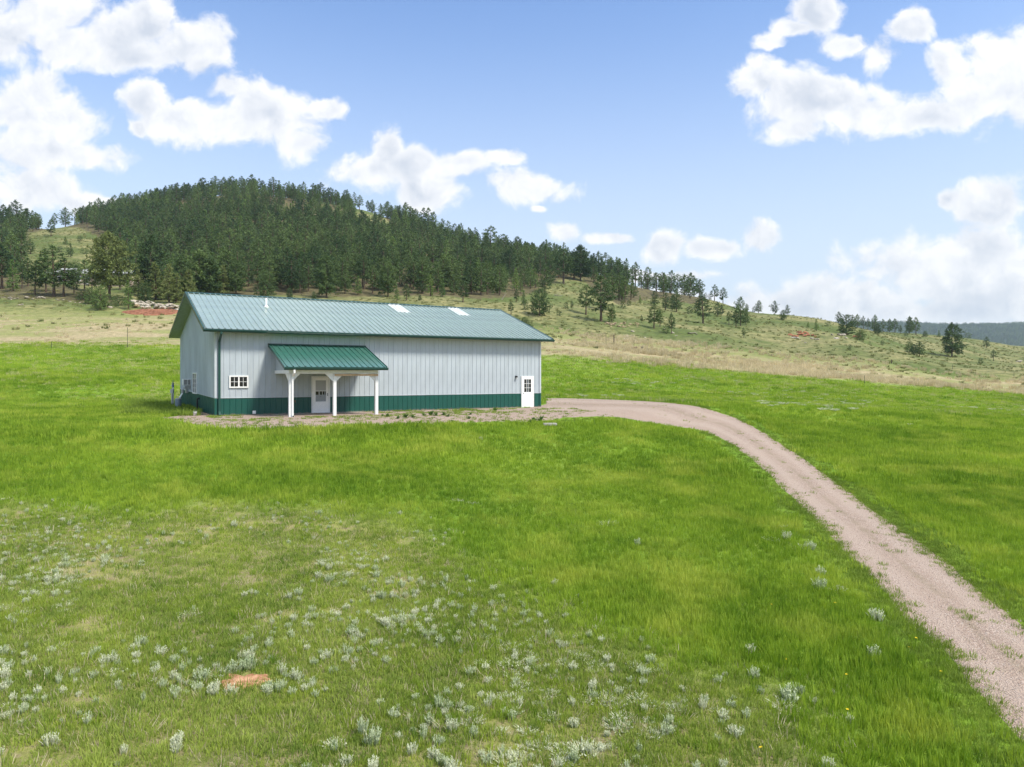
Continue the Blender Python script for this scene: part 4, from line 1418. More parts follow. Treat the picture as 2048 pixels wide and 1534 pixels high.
# short foreground turf, verge and straw wisps
parts = []
for (y0, y1, d) in ((6.5, 15, 85), (15, 27, 45)):
    hw = 0.8 * y1 + 7
    x, y, r = jgrid(-hw, hw, y0, y1, d, int(y0 * 13))
    keep = (np.abs(x) < 0.8 * y + 6.5) & ground_ok(x, y)
    x, y = x[keep], y[keep]
    px, py, dry = dryness(x, y)
    bare = vnoise(x, y, 0.9, 77, 3) + 0.6 * vnoise(x, y, 3.5, 78, 2)
    p = np.clip(1.15 - np.clip(bare - 0.06, 0, 1) * 2.4, 0.12, 1) * dry + 0.12
    k = r.random(len(x)) < p
    parts.append(make_pts(x[k], y[k], r, 0.75, 1.35, 5, 0.15))
    k = r.random(len(x)) < 0.14 * dry
    parts.append(make_pts(x[k], y[k], r, 0.8, 1.5, 3, 0.3, 5))
P_ = cat_(parts)
gn_scatter('short_turf', *P_, shortm + strawm, 'short olive turf with dry stalks in the foreground')
print('turf', len(P_[0]))

# worn verge along the driveway, weeds on the gravel
ev, parts = [], []
for E in (near_w, far_w):
    for i in range(len(E) - 1):
        L_ = (E[i + 1] - E[i]).length
        for _ in range(int(L_ * (40 if E[i].y < 30 else 16))):
            f = rng.random(); p = E[i].lerp(E[i + 1], f)
            d_ = (E[i + 1] - E[i]).normalized()
            nrm = Vector((-d_.y, d_.x, 0)) * rng.gauss(0, 0.20)
            ev.append((p.x + nrm.x, p.y + nrm.y))
for i in range(len(pad_front) - 1):
    for _ in range(int((pad_front[i + 1] - pad_front[i]).length * 30)):
        p = pad_front[i].lerp(pad_front[i + 1], rng.random())
        ev.append((p.x + rng.gauss(0, 0.5), p.y + rng.gauss(0, 0.8)))
# flat weeds out on the gravel
for _ in range(900):
    i = rng.randrange(len(near_w) - 3); f = rng.random(); w_ = rng.random()
    p = near_w[i].lerp(near_w[i + 1], f).lerp(far_w[i].lerp(far_w[i + 1], f), w_)
    if mnoise.noise(Vector((p.x * 0.9, p.y * 0.9, 3))) + (0.10 if 0.4 < w_ < 0.62 else -0.06) > 0.27:
        ev.append((p.x, p.y))
for _ in range(4000):
    s_, t_ = rng.uniform(-0.5, BL), -abs(rng.gauss(0, 3.6)) - 0.15
    if t_ < -8 or (2.9 < s_ < 8.2 and t_ > -3.5): continue
    wgt = 0.10 + 0.5 * max(0, (-t_ - 2.5) / 5)
    if s_ > 8 and s_ < 16 : wgt += 0.12
    if mnoise.noise(Vector((s_ * 0.8, t_ * 0.8, 6))) * 0.8 + wgt > 0.30:
        p = bpt(s_, t_); ev.append((p.x, p.y))
ev = ev + [(a_, b_) for xs_, ys_ in VERGE for a_, b_ in zip(xs_, ys_)]
ev = np.array(ev)
rk = []
for _ in range(900):
    p = cast(rng.uniform(250, 392), rng.uniform(803, 832)); rk.append((p.x, p.y))
rk = np.array(rk); rk = rk[~inpoly(rk[:, 0], rk[:, 1], bld_poly)]
r = np.random.default_rng(5)
parts = [make_pts(ev[:, 0], ev[:, 1], r, 0.4, 0.95, 4, 0.15, dz=0.004), make_pts(rk[:, 0], rk[:, 1], r, 1.6, 3.2, 4, 0.15)]
gn_scatter('verge_weeds', *cat_(parts), vergem, 'low dark weeds creeping over the gravel edges')

# pale dry grass band and hillside tussocks
x, y, r = jgrid(-150, 200, 104, 158, 1.1, 91)
m_ = (np.abs(x) < 0.85 * y + 10)
x, y = x[m_], y[m_]
px, py = project(x, y, height(x, y))
_, _, _, tn_, hl_ = masks(x, y, height(x, y))
n1 = vnoise(x * 0.35, y, 0.09, 51, 3)
right = sstep(1040, 1300, px)
pr = tn_ * np.clip(0.28 + n1 * 1.6 + 0.25 * right, 0.03, 1)
pr = pr * np.where(px < 1000, 0.45 * sstep(104, 122, y), 1)
k = r.random(len(x)) < pr
k &= ~inpoly(x, y, [(-80, 100), (-20, 100), (-20, 100.1)])
P_ = make_pts(x[k], y[k], r, 0.55, 1.1, 4, 0.12, sz=(0.6 + 0.5 * right[k]))
gn_scatter('dry_grass', *P_, tallstraw, 'pale straw coloured tall dry grass in a band at the foot of the hill')
x, y, r = jgrid(-330, 360, 128, 380, 0.11, 92)
px, py = project(x, y, height(x, y))
k = (np.abs(x) < 0.85 * y + 20) & ~inpoly(px, py, FOREST) & (r.random(len(x)) < np.clip(0.55 + vnoise(x, y, 0.05, 61, 3) * 1.2, 0.1, 1))
P_ = make_pts(x[k], y[k], r, 0.5, 1.5, 4, 0.15)
gn_scatter('hillside_tussocks', *P_, tussm, 'rough tussocks and low brush over the open hillside')

# ------------------------------------------------------------------ sage
M_SAGE = foliage('silver_sage', (0.50, 0.54, 0.36), (0.70, 0.73, 0.54), 0.15, 0.8, 0.85)
M_SAGEG = foliage('green_sage', (0.38, 0.46, 0.26), (0.58, 0.64, 0.43), 0.15, 0.8, 0.85)


def sage(name, n, rad, h0, h1, mat, seed, flat=False):
    r = random.Random(seed); m = MB()
    for _ in range(n):
        a = r.uniform(0, 6.283); d = rad * math.sqrt(r.random())
        b0 = Vector((math.cos(a) * d * 0.6, math.sin(a) * d * 0.6, -0.02))
        h = r.uniform(h0, h1) * (1 - 0.35 * d / rad)
        out = 1.15 if not flat else 1.6
        tip = Vector((math.cos(a) * d * out + r.uniform(-.02, .02), math.sin(a) * d * out + r.uniform(-.02, .02), h))
        wd = r.uniform(0.0035, 0.0065)
        m.tube(b0, b0.lerp(tip, 0.5) + Vector((0, 0, h * 0.06)), wd * 0.6, wd, 3, cap=False)
        m.tube(b0.lerp(tip, 0.5) + Vector((0, 0, h * 0.06)), tip, wd, wd * 0.25, 3, cap=False)
        for q in range(7 if not flat else 4):
            f = r.uniform(0.25, 1.0); p = b0.lerp(tip, f) + Vector((0, 0, h * 0.06 * (1 - abs(f * 2 - 1))))
            th = r.uniform(0, 6.283); l = r.uniform(0.014, 0.028)
            e = p + Vector((math.cos(th) * l, math.sin(th) * l, l * 0.7))
            sd = Vector((-math.sin(th), math.cos(th), 0)) * 0.005
            m.add([p - sd, p + sd, e], [(0, 1, 2)])
    return m.mesh(name, mat)


sage_v = [sage('sage_tuft', 42, 0.085, 0.09, 0.19, M_SAGE if k % 2 else M_SAGEG, 100 + k) for k in range(4)]
sage_v += [sage('sage_spray', 24, 0.06, 0.12, 0.22, M_SAGEG, 120 + k) for k in range(2)]
sage_v += [sage('sage_mat', 64, 0.14, 0.03, 0.075, M_SAGE, 130 + k, True) for k in range(2)]


def put_sage(p, sc_, v_, label, group=None):
    o = link_mesh('sage_plant', sage_v[v_], None, (p.x, p.y, float(height(p.x, p.y))), rng.uniform(0, 6.28), (sc_, sc_, sc_ * rng.uniform(0.85, 1.2)))
    o.rotation_euler.x = rng.uniform(-.1, .1); o.rotation_euler.y = rng.uniform(-.1, .1)
    return tag(o, label, 'plant', group)


for (px_, py_, s_, v_, lab) in (
    (404, 1362, 1.9, 0, 'bushy silvery sage tuft at the left end of the orange sandy patch'),
    (428, 1392, 1.8, 1, 'silvery sage tuft at the lower left corner of the orange sandy patch'),
    (462, 1396, 1.5, 3, 'silvery sage tuft right below the orange sandy patch'),
    (440, 1350, 1.7, 6, 'low sage mat at the upper left rim of the orange sandy patch'),
    (470, 1346, 1.9, 2, 'wide sage tuft along the upper rim of the orange sandy patch, left one'),
    (497, 1341, 2.0, 0, 'largest sage tuft along the upper rim of the orange sandy patch, right one'),
    (497, 1323, 1.5, 1, 'sage tuft standing behind the rim of the orange sandy patch'),
    (538, 1388, 1.5, 2, 'sage tuft just right of the orange sandy patch'),
    (592, 1362, 1.4, 3, 'sage tuft a little way right of the orange sandy patch'),
    (468, 1056, 1.9, 1, 'lone pale sage tuft at the far edge of the dry turf left of centre'),
    (640, 1032, 1.4, 0, 'small pale sage at the far edge of the turf below the porch'),
    (800, 1030, 1.1, 3, 'tiny sage tuft at the far edge of the turf near the centre'),
    (918, 1003, 1.5, 6, 'flat pale sage clump in lush grass near the middle, left one'),
    (945, 1008, 1.4, 7, 'flat pale sage clump in lush grass near the middle, right one'),
    (962, 880, 1.6, 1, 'faint sage clump in the lush grass in front of the gravel yard'),
    (1215, 1050, 2.2, 7, 'flat pale sage mat in lush grass right of centre'),
    (1275, 1093, 1.7, 0, 'pale sage tuft in lush grass right of centre'),
    (1545, 1083, 1.9, 6, 'leftmost sage in the cluster beside the driveway bend'),
    (1572, 1082, 2.0, 1, 'second sage in the cluster beside the driveway bend'),
    (1598, 1098, 2.0, 6, 'third sage in the cluster beside the driveway bend'),
    (1622, 1100, 2.2, 0, 'rightmost sage in the cluster beside the driveway bend'),
    (1560, 1055, 1.8, 7, 'upper sage in the cluster beside the driveway bend'),
    (1642, 1150, 1.7, 2, 'round sage tuft alone below the cluster by the driveway'),
    (1640, 1182, 2.6, 0, 'broad sage bush in tall grass left of the driveway'),
    (1672, 1180, 1.6, 6, 'low sage close to the broad sage bush left of the driveway'),
    (1754, 1242, 2.2, 1, 'silvery sage tuft beside the driveway verge with a dandelion clock'),
    (1746, 1318, 1.7, 0, 'small sage tuft in dark grass halfway down the driveway verge'),
    (1500, 1312, 1.5, 1, 'bright narrow sage tuft at the right edge of the dry turf'),
    (1508, 1358, 1.6, 0, 'sage tuft below the bright narrow one at the right edge of the dry turf'),
    (1578, 1402, 2.0, 2, 'tall bright sage in dark green grass near the lower right'),
    (1565, 1420, 1.6, 6, 'low sage mat at the foot of the tall bright sage lower right'),
    (905, 1560, 2.0, 1, 'sage cut off by the bottom edge near the middle'),
    (725, 1475, 1.8, 4, 'tall sprawling sage in the bottom part left of centre'),
    (745, 1492, 1.8, 0, 'wide sage beside the tall sprawling one bottom left of centre'),
):
    put_sage(cast(px_, py_), s_ * 0.72, v_, lab, 'sage tufts')
# the rest, in drifts
x, y, r = jgrid(-17, 20, 8.2, 24, 26, 201)
px, py, dry = dryness(x, y)
cl = vnoise(x, y, 0.55, 210, 3)
edge = sstep(1010, 1250, py)
pr = np.clip(0.05 + 0.30 * edge + np.clip(cl + 0.05, -0.35, 1) * 1.25 * (0.35 + 0.65 * edge), 0, 0.9)
matz = ((np.hypot((px - 1130) / 240, (py - 1400) / 130) < 1) | (np.hypot((px - 700) / 70, (py - 1130) / 45) < 1) | (np.hypot((px - 60) / 120, (py - 1150) / 90) < 1))
pr = np.where(matz, 0.50, pr)
k = (r.random(len(x)) < pr) & ground_ok(x, y) & (r.random(len(x)) < dry) & (np.abs(px - 1024) < 1200)
k &= np.hypot((px - 487) / 62, (py - 1368) / 28) > 1
x, y, px, py, matz = x[k], y[k], px[k], py[k], matz[k]
y_order = np.argsort(y)
print('sage', len(x))
sx_, sr_, ss_, si_ = [], [], [], []
cnt = 0
SEEN = {}
def spot(px_, py_):
    cols = [(60, 'near the left edge'), (200, 'left of the building'), (400, 'below the left gable'), (477, 'below the front window'), (580, 'below the left porch post'), (641, 'below the storm door'), (752, 'below the right porch post'),
            (800, 'below the first skylight'), (905, 'below the second skylight'), (1052, 'below the right hand door'), (1180, 'right of the building end'), (1400, 'left of the driveway bend'), (1600, 'close to the driveway')]
    c = min(cols, key=lambda q: abs(q[0] - px_))[1]
    rows = [(1060, 'at the far turf edge'), (1130, 'in the far turf'), (1200, 'behind the middle turf'), (1270, 'in the middle turf'), (1340, 'level with the orange patch'), (1410, 'just nearer than the orange patch'), (1470, 'well below the orange patch'), (1534, 'at the bottom edge')]
    return min(rows, key=lambda q: abs(q[0] - py_))[1] + ', ' + c
def uniq(lab):
    SEEN[lab] = SEEN.get(lab, 0) + 1
    k_ = SEEN[lab]
    return lab if k_ == 1 else lab + (', ' + ORD[k_ - 1] + ' one')
ORD = ['first', 'second', 'third', 'fourth', 'fifth', 'sixth', 'seventh', 'eighth', 'ninth', 'tenth', 'eleventh', 'twelfth', 'thirteenth', 'fourteenth', 'fifteenth', 'sixteenth', 'seventeenth', 'eighteenth', 'nineteenth', 'twentieth',
       'twenty first', 'twenty second', 'twenty third', 'twenty fourth', 'twenty fifth', 'twenty sixth', 'twenty seventh', 'twenty eighth', 'twenty ninth', 'thirtieth']
for i in y_order:
    v_ = int(r.choice([6, 7, 0, 1])) if matz[i] else int(r.choice([0, 1, 2, 3, 4, 5, 6], p=[.2, .2, .18, .16, .1, .08, .08]))
    sc_ = float(r.triangular(0.35, 0.5, 1.15) * (1.1 if matz[i] else 1.0)) * (0.75 if py[i] < 1120 else 1.0)
    vis = -15 < px[i] < 2063 and py[i] < 1560
    if cnt < 262 and vis:
        if matz[i] and px[i] > 850: lab, gp = 'low pale sage mat in the bare patch of turf at the lower middle right', 'sage mats in the bare patch at the lower middle'
        elif px[i] < 680: lab, gp = 'silvery upright sage tuft in the short turf of the lower left foreground', 'sage tufts of the lower left turf'
        elif px[i] < 1150: lab, gp = 'silvery upright sage tuft in the short turf of the lower middle foreground', 'sage tufts of the lower middle turf'
        else: lab, gp = 'silvery upright sage tuft in greener turf at the lower right of centre', 'sage tufts right of centre'
        lab = uniq(('large ' if sc_ > 0.95 else 'small ' if sc_ < 0.65 else '') + ('sage mat ' if v_ >= 6 else 'sage spray ' if v_ >= 4 else 'sage tuft ') + spot(px[i], py[i]))
        put_sage(Vector((x[i], y[i], 0)), sc_, v_, lab, gp); cnt += 1
    else:
        sx_.append((x[i], y[i], float(height(x[i], y[i])))); sr_.append((0, 0, r.uniform(0, 6.28))); ss_.append((sc_,) * 3); si_.append(v_)
# far pale patches of sage in the right field
x, y, r = jgrid(0, 120, 45, 104, 0.5, 207)
px, py = project(x, y, height(x, y))
cl = vnoise(x, y * 2.0, 0.09, 219, 3)
k = ((cl > 0.36) | (inpoly(px, py, [(1450, 790), (1560, 778), (1760, 800), (1740, 830), (1560, 822)]) & (cl > -0.25))) & ground_ok(x, y) & (px < 2300) & (px > 1150) & (r.random(len(x)) < 0.5)
for a, b in zip(x[k], y[k]):
    q = r.uniform(1.0, 2.2)
    sx_.append((a, b, float(height(a, b)) + 0.12)); sr_.append((0, 0, r.uniform(0, 6.28))); ss_.append((q, q, q)); si_.append(int(r.integers(6, 8)))
gn_scatter('sage_drifts', np.array(sx_), np.array(sr_), np.array(ss_), np.array(si_), sage_v, 'drifts of small silvery sage scattered through the turf and the far right field')
print('sage stuff', len(sx_))

# ------------------------------------------------------------------ dandelions, weeds, pebbles
M_YEL = simple('yellow_petal', (0.75, 0.55, 0.02), 0.6, 0.2)
dm = MB()
for k in range(9):
    a = k * 0.698
    dm.add([(0, 0, 0.09), (math.cos(a) * 0.02, math.sin(a) * 0.02, 0.10), (math.cos(a + .6) * 0.02, math.sin(a + .6) * 0.02, 0.10)], [(0, 1, 2)])
dm.tube((0, 0, 0), (0, 0, 0.09), 0.002, n=3, cap=False, mi=1)
dande = dm.mesh('dandelion', [M_YEL, G_WEED])
pts = []
for E, side in ((near_w, -1), (far_w, 1)):
    for i in range(3, len(E) - 2):
        for _ in range(int((E[i + 1] - E[i]).length * 3)):
            p = E[i].lerp(E[i + 1], rng.random()); d_ = (E[i + 1] - E[i]).normalized()
            n_ = Vector((d_.y, -d_.x, 0)) * abs(rng.gauss(0.35, 0.35)) * (-1 if E is near_w else 1)
            q = p + n_
            if mnoise.noise(Vector((q.x * .4, q.y * .4, 0))) > -0.15: pts.append((q.x, q.y))
for _ in range(10):
    p = cast(rng.uniform(1500, 1900), rng.uniform(1150, 1530)); pts.append((p.x, p.y))
pts = np.array(pts); pts = pts[~on_road(pts[:, 0], pts[:, 1])]
P_ = make_pts(pts[:, 0], pts[:, 1], np.random.default_rng(3), 0.8, 1.3, 1)
gn_scatter('dandelions', *P_, [dande], 'yellow dandelions dotted along the driveway verges')


def rock_mesh(name, seed, mat, sub=1, flat=0.6):
    bm = bmesh.new(); bmesh.ops.create_icosphere(bm, subdivisions=sub + 1, radius=0.5)
    for v_ in bm.verts:
        n_ = mnoise.noise(v_.co * 1.7 + Vector((seed * 3.1, 0, 0))) + 0.5 * mnoise.cell(v_.co * 2.2 + Vector((seed, 2, 0)))
        v_.co *= 1 + 0.45 * n_
        v_.co.z *= flat; v_.co.x *= 1.25
    me_ = bpy.data.meshes.new(name); bm.to_mesh(me_); bm.free(); me_.materials.append(mat)
    return me_


def rock_mat(name, a, b, sc_=1.6):
    m = Mat(name); n_ = m.noise(m.pos(), sc_, 6, 0.7)
    c_ = m.mix(m.ramp(n_, 0.35, 0.65), a, b)
    c_ = m.mix(m.math('MULTIPLY', m.rand(), 0.5), c_, b)
    m.base(c_, 0.95, 0.1); m.bump(n_, 0.6, 0.1)
    return m.m


M_ROCKW = rock_mat('pale_limestone', (0.24, 0.20, 0.15), (0.52, 0.47, 0.39))
M_ROCKT = rock_mat('tan_sandstone', (0.27, 0.20, 0.12), (0.46, 0.36, 0.24))
M_ROCKR = rock_mat('red_sandstone', (0.24, 0.09, 0.05), (0.42, 0.20, 0.12))
M_PEB = rock_mat('gravel_stone', (0.22, 0.15, 0.12), (0.56, 0.45, 0.40), 30)
pebs = [rock_mesh('pebble', 200 + k, M_PEB, 0, 0.7) for k in range(4)]
x, y, r = jgrid(3, 20, 6, 22, 170, 301)
k = inpoly(x, y, road_poly) & (r.random(len(x)) < np.clip(1.5 - y / 18, 0.2, 1))
P_ = make_pts(x[k], y[k], r, 0.010, 0.026, 4, 0.5, dz=0.02)
gn_scatter('loose_gravel', *P_, pebs, 'loose pink gravel stones on the near part of the driveway')
print('pebbles', k.sum())


def weed_mesh(name, seed, n=26, h=0.35):
    r = random.Random(seed); m = MB()
    for _ in range(n):
        a = r.uniform(0, 6.283); el = r.uniform(0.3, 1.3); l = h * r.uniform(0.5, 1.0)
        b0 = Vector((r.uniform(-.08, .08), r.uniform(-.08, .08), 0)); d = Vector((math.cos(a) * math.cos(el), math.sin(a) * math.cos(el), math.sin(el)))
        e = b0 + d * l; sd = Vector((-math.sin(a), math.cos(a), 0)) * l * 0.14
        mpt = b0 + d * l * 0.6 + Vector((0, 0, 0.03))
        m.add([b0, mpt + sd, e, mpt - sd], [(0, 1, 2, 3)])
    return m.mesh(name, G_WEED)


weeds = [weed_mesh('leafy_weed', k, 30, 0.42) for k in range(4)]
for i, (px_, py_, s_) in enumerate(((795, 838, .8), (812, 836, 1.1), (826, 836, .9), (848, 832, .8), (861, 831, 1.3), (872, 832, 1.0), (888, 831, 1.1), (896, 834, .8), (905, 845, .7), (938, 838, .8), (941, 830, .7), (990, 822, 1.0), (776, 834, .9), (765, 833, .7), (1068, 843, 1.3), (1081, 842, 1.4), (1060, 847, 1.0), (840, 848, .8), (360, 822, 1.0), (372, 824, 0.9))):
    p = cast(px_, py_); s_ *= 0.62
    o = link_mesh('weed_plant', weeds[i % 4], None, p, rng.uniform(0, 6), (s_, s_, s_))
    wo_ = ORD[(i if i < 14 else 14 if i == 17 else i - 14 if i < 17 else i - 18)]
    if i in (14, 15, 16): lab, gp = 'leafy dark green weed at the gravel edge below the right hand door', 'weeds at the gravel edge'
    elif i >= 18: lab, gp = 'leafy weed in the rank grass beside the left gable', 'weeds by the left gable'
    else: lab, gp = 'leafy dark green weed growing on the gravel strip along the long front wall', 'weeds along the front wall'
    tag(o, lab.replace('leafy dark green weed growing', 'leafy weed').replace('gravel strip', 'gravel') + ', ' + wo_ + ' one', 'plant', gp)

# ------------------------------------------------------------------ pines
def needle_mat(name, dark, light):
    return foliage(name, dark, light, 0.06, 0.02, 0.85)


M_PINE = needle_mat('pine_needles', (0.028, 0.066, 0.026), (0.140, 0.205, 0.064))
M_PINEY = needle_mat('young_pine_needles', (0.045, 0.110, 0.028), (0.180, 0.270, 0.066))
M_PINEO = needle_mat('old_pine_needles', (0.125, 0.160, 0.045), (0.210, 0.245, 0.085))
M_BARK = simple('pine_bark', (0.13, 0.095, 0.07), 0.95, 0.1, var=0.2, scale=3)


def pine(seed, kind, H=10.0, mat=None, dens=1.0, coarse=1.0):
    """returns trunk MB and crown MB for a pine of height H, base at the origin"""
    r = random.Random(seed)
    base, R0, shape, nb, gap, cr = {
        'cone': (0.07, 0.235, 'cone', 62, 0.06, 0.50),
        'dense': (0.10, 0.26, 'ovoid', 66, 0.08, 0.56),
        'tall': (0.24, 0.20, 'ovoid', 56, 0.16, 0.56),
        'open': (0.30, 0.21, 'flat', 46, 0.22, 0.60),
        'wide': (0.20, 0.36, 'ovoid', 92, 0.10, 0.52),
        'bush': (0.02, 0.42, 'round', 84, 0.05, 0.66),
        'shrub': (0.0, 0.55, 'round', 34, 0.0, 0.75)}[kind]
    T, K = MB(), MB()
    lean = Vector((r.uniform(-.03, .03), r.uniform(-.03, .03), 0)) * H
    def ax(f): return Vector((lean.x * f * f, lean.y * f * f, H * f))
    tr = 0.016 * H + 0.03
    n = 7
    for k in range(n):
        f0, f1 = k / n * 0.95, (k + 1) / n * 0.95
        T.tube(ax(f0) - (Vector((0, 0, 0.4)) if k == 0 else Vector()), ax(f1), tr * (1 - f0) ** 0.9 * (1.25 if k == 0 else 1) + 0.012, tr * (1 - f1) ** 0.9 + 0.012, 7, cap=False)
    side_amp = [1 + 0.28 * r.uniform(-1, 1) for _ in range(7)]
    def prof(f, a):
        w = side_amp[int(a / 6.2832 * 7) % 7]
        if shape == 'cone': q = (1 - f) ** 0.85 * 0.95 + 0.07
        elif shape == 'ovoid': q = math.sin(math.pi * min(1, f * 0.80 + 0.22)) ** 0.7 * (1.0 if f < 0.6 else 1.0 - 0.25 * (f - 0.6)) + 0.05
        elif shape == 'flat': q = (0.65 + 0.5 * math.sin(math.pi * f)) * (1 - 0.5 * f ** 3)
        else: q = math.sqrt(max(0.02, 1 - (f * 1.5 - 0.5) ** 2 if f > 0.33 else 1.0)) + 0.05
        return q * w * H * R0
    def clump(c, rc, nn):
        for _ in range(nn):
            d = Vector((r.gauss(0, 1), r.gauss(0, 1), r.gauss(0.35, 0.8))).normalized()
            p0 = c + d * rc * r.uniform(0.0, 0.5)
            p1 = p0 + d * rc * r.uniform(0.5, 0.95)
            sd = d.cross(Vector((r.gauss(0, 1), r.gauss(0, 1), r.gauss(0, 1)))).normalized() * rc * r.uniform(0.16, 0.28) * coarse
            K.add([p0 - sd * 0.6, p0 + sd * 0.6, p1 + sd * 0.5, p1 - sd * 0.5], [(0, 1, 2, 3)])
    k = 0
    for b in range(int(nb * dens)):
        f = (b + r.random()) / (nb * dens)
        f = f ** 0.92
        if r.random() < gap: continue
        a = (b * 2.399 + r.uniform(-.5, .5)) % 6.2832
        h = base + (1 - base) * f * 0.985
        Lb = prof(f, a) * r.uniform(0.72, 1.12)
        rise = (0.05 + 0.45 * f) * Lb + r.uniform(-.08, .08) * Lb
        p0 = ax(h * 0.96); p1 = p0 + Vector((math.cos(a) * Lb, math.sin(a) * Lb, rise))
        T.tube(p0, p0.lerp(p1, 0.85), 0.018 * H * 0.16 * (1 - f * 0.6) + 0.008, 0.008, 3, cap=False)
        rc0 = cr * H * 0.1 * (1.05 - 0.5 * f)
        nc = max(2, int(2 + 3.2 * Lb / (0.25 * H)))
        for q in range(nc):
            g_ = 1 - q / nc * (0.75 if kind not in ('open', 'tall') else 0.55)
            c = p0.lerp(p1, g_) + Vector((r.gauss(0, .22), r.gauss(0, .22), r.gauss(0.05, .12))) * rc0
            clump(c, rc0 * r.uniform(0.75, 1.15), int(12 * dens / coarse ** 1.4))
    for q in range(3):
        clump(ax(0.985 - q * 0.02), 0.035 * H * (1 + q * 0.4), 9)
    return T, K


VAR = {}
def variant(kind, seed, mat, dens=1.0, coarse=1.0):
    T, K = pine(seed, kind, 10.0, mat, dens, coarse)
    tm = T.mesh('trunk', M_BARK); cm = K.mesh('crown', mat)
    both = MB(); both.v = T.v + K.v; both.f = T.f + [tuple(i + len(T.v) for i in f) for f in K.f]; both.mi = [0] * len(T.f) + [1] * len(K.f)
    bm_ = both.mesh('pine_tree', [M_BARK, mat])
    return tm, cm, bm_


for kind, mat, nv in (('cone', M_PINEY, 4), ('dense', M_PINE, 4), ('tall', M_PINE, 4), ('open', M_PINE, 3), ('bush', M_PINE, 3), ('shrub', M_PINE, 2)):
    VAR[kind] = [variant(kind, 1000 + 17 * i + len(kind), mat) for i in range(nv)]
VAR['wide'] = [variant('wide', 77, M_PINEO, 1.5)]
VAR['denseo'] = [variant('dense', 500 + i, M_PINE, 1.5) for i in range(2)]
VAR['coney'] = [variant('cone', 600 + i, M_PINEO, 1.3) for i in range(2)]

DESC = {'cone': 'young conical pine', 'dense': 'dense dark pine', 'tall': 'tall slim pine', 'open': 'thin open pine', 'bush': 'low rounded young pine', 'shrub': 'small dark shrub', 'wide': 'big spreading old pine',
        'denseo': 'large dense dark pine', 'coney': 'bright yellow green conical pine'}
n_ind = 0


def put_tree(p, h, kind, wf, label, group, parts_=True):
    global n_ind
    n_ind += 1
    vs = VAR[kind]; tm, cm, both = vs[rng.randrange(len(vs))]
    s_ = h / 10.0; sw = s_ * wf; rz = rng.uniform(0, 6.28)
    name = 'shrub' if kind == 'shrub' else 'pine_tree'
    if parts_:
        e = empty(name, p, rz); e.scale = (sw, sw, s_)
        link_mesh('trunk', tm, e); link_mesh('crown', cm, e)
    else:
        e = link_mesh(name, both, None, p, rz, (sw, sw, s_))
    return tag(e, label, 'shrub' if kind == 'shrub' else 'tree', group)


def hand(region, group, items, fixed=None):
    items = sorted(items, key=lambda q: q[0])
    for i, it in enumerate(items):
        x_, yb, yt, kind = it[:4]
        wf = it[4] if len(it) > 4 else 1.0
        lab = it[5] if len(it) > 5 else '%s, %s from the left %s' % (DESC[kind], ORD[i], region)
        p = cast(x_, yb)
        ztop = CAMZ + (HZ - yt) / F * p.y
        h = max(ztop - p.z, 0.02 * p.y * 0.4, 1.0)
        put_tree(p, h, kind, wf, lab, group, parts_=(yb - yt) > 14)


hand('in the far left front row', 'front row of pines at the left edge', [
    (4, 578, 489, 'tall', 1.5), (26, 583, 519, 'cone', 1.1), (-25, 580, 500, 'tall', 1.3), (44, 577, 530, 'tall', 1.2), (70, 590, 521, 'tall', 1.1), (56, 573, 515, 'tall', 1.2), (92, 585, 505, 'tall', 1.1), (108, 593, 490, 'tall', 1.45), (127, 594, 516, 'tall', 1.4),
    (148, 590, 540, 'tall', 1.2), (152, 578, 530, 'tall'), (169, 582, 519, 'tall', 1.3), (184, 588, 528, 'tall', 1.2), (201, 620, 571, 'bush', 0.75), (180, 608, 575, 'bush', 0.9), (215, 615, 588, 'shrub', 1.1), (165, 600, 580, 'shrub', 1.2), (238, 612, 590, 'shrub', 1.2)])
hand('', 'large pines left of the barn roof', [
    (219, 600, 462, 'wide', 0.92, 'big spreading old yellow green pine with a thick bare trunk'),
    (300, 586, 471, 'denseo', 0.98, 'large dense dark pine right of the big spreading old pine'),
    (277, 592, 537, 'coney', 1.15, 'yellow green pine tucked between the old pine and the dark one'),
    (262, 598, 556, 'tall', 1.2, 'slim pine just right of the old pine trunk'),
    (257, 618, 560, 'cone', 1.0, 'young pine standing left of the pale rock pile'),
    (338, 606, 527, 'coney', 1.05, 'bright conical pine above the left end of the roof ridge'),
    (362, 600, 506, 'denseo', 0.9, 'dark pine behind the bright conical pine near the ridge end'),
    (398, 590, 499, 'denseo', 1.35, 'broad dark pine right behind the left end of the roof'),
    (322, 600, 560, 'cone', 1.0, 'small pine at the back of the pale rock pile'),
    (312, 600, 524, 'coney', 1.25, 'full yellow green pine between the dark pine and the bright conical one'),
    (352, 606, 546, 'coney', 1.3, 'low bushy pine right at the peak of the gable'),
    (376, 602, 538, 'coney', 1.35, 'light green full pine just behind the roof ridge start'),
    (420, 592, 512, 'denseo', 1.1, 'dark full pine behind the ridge right of the gable peak'),
    (446, 592, 530, 'coney', 1.3, 'lighter full pine behind the ridge left of the vent pipe'),
    (472, 590, 518, 'denseo', 1.0, 'dark pine behind the ridge just left of the vent pipe'),
    (290, 606, 566, 'bush', 0.9, 'low bush pine at the top of the pale rock pile'),
    (240, 580, 520, 'tall', 1.1, 'pine half hidden behind the old spreading pine')])
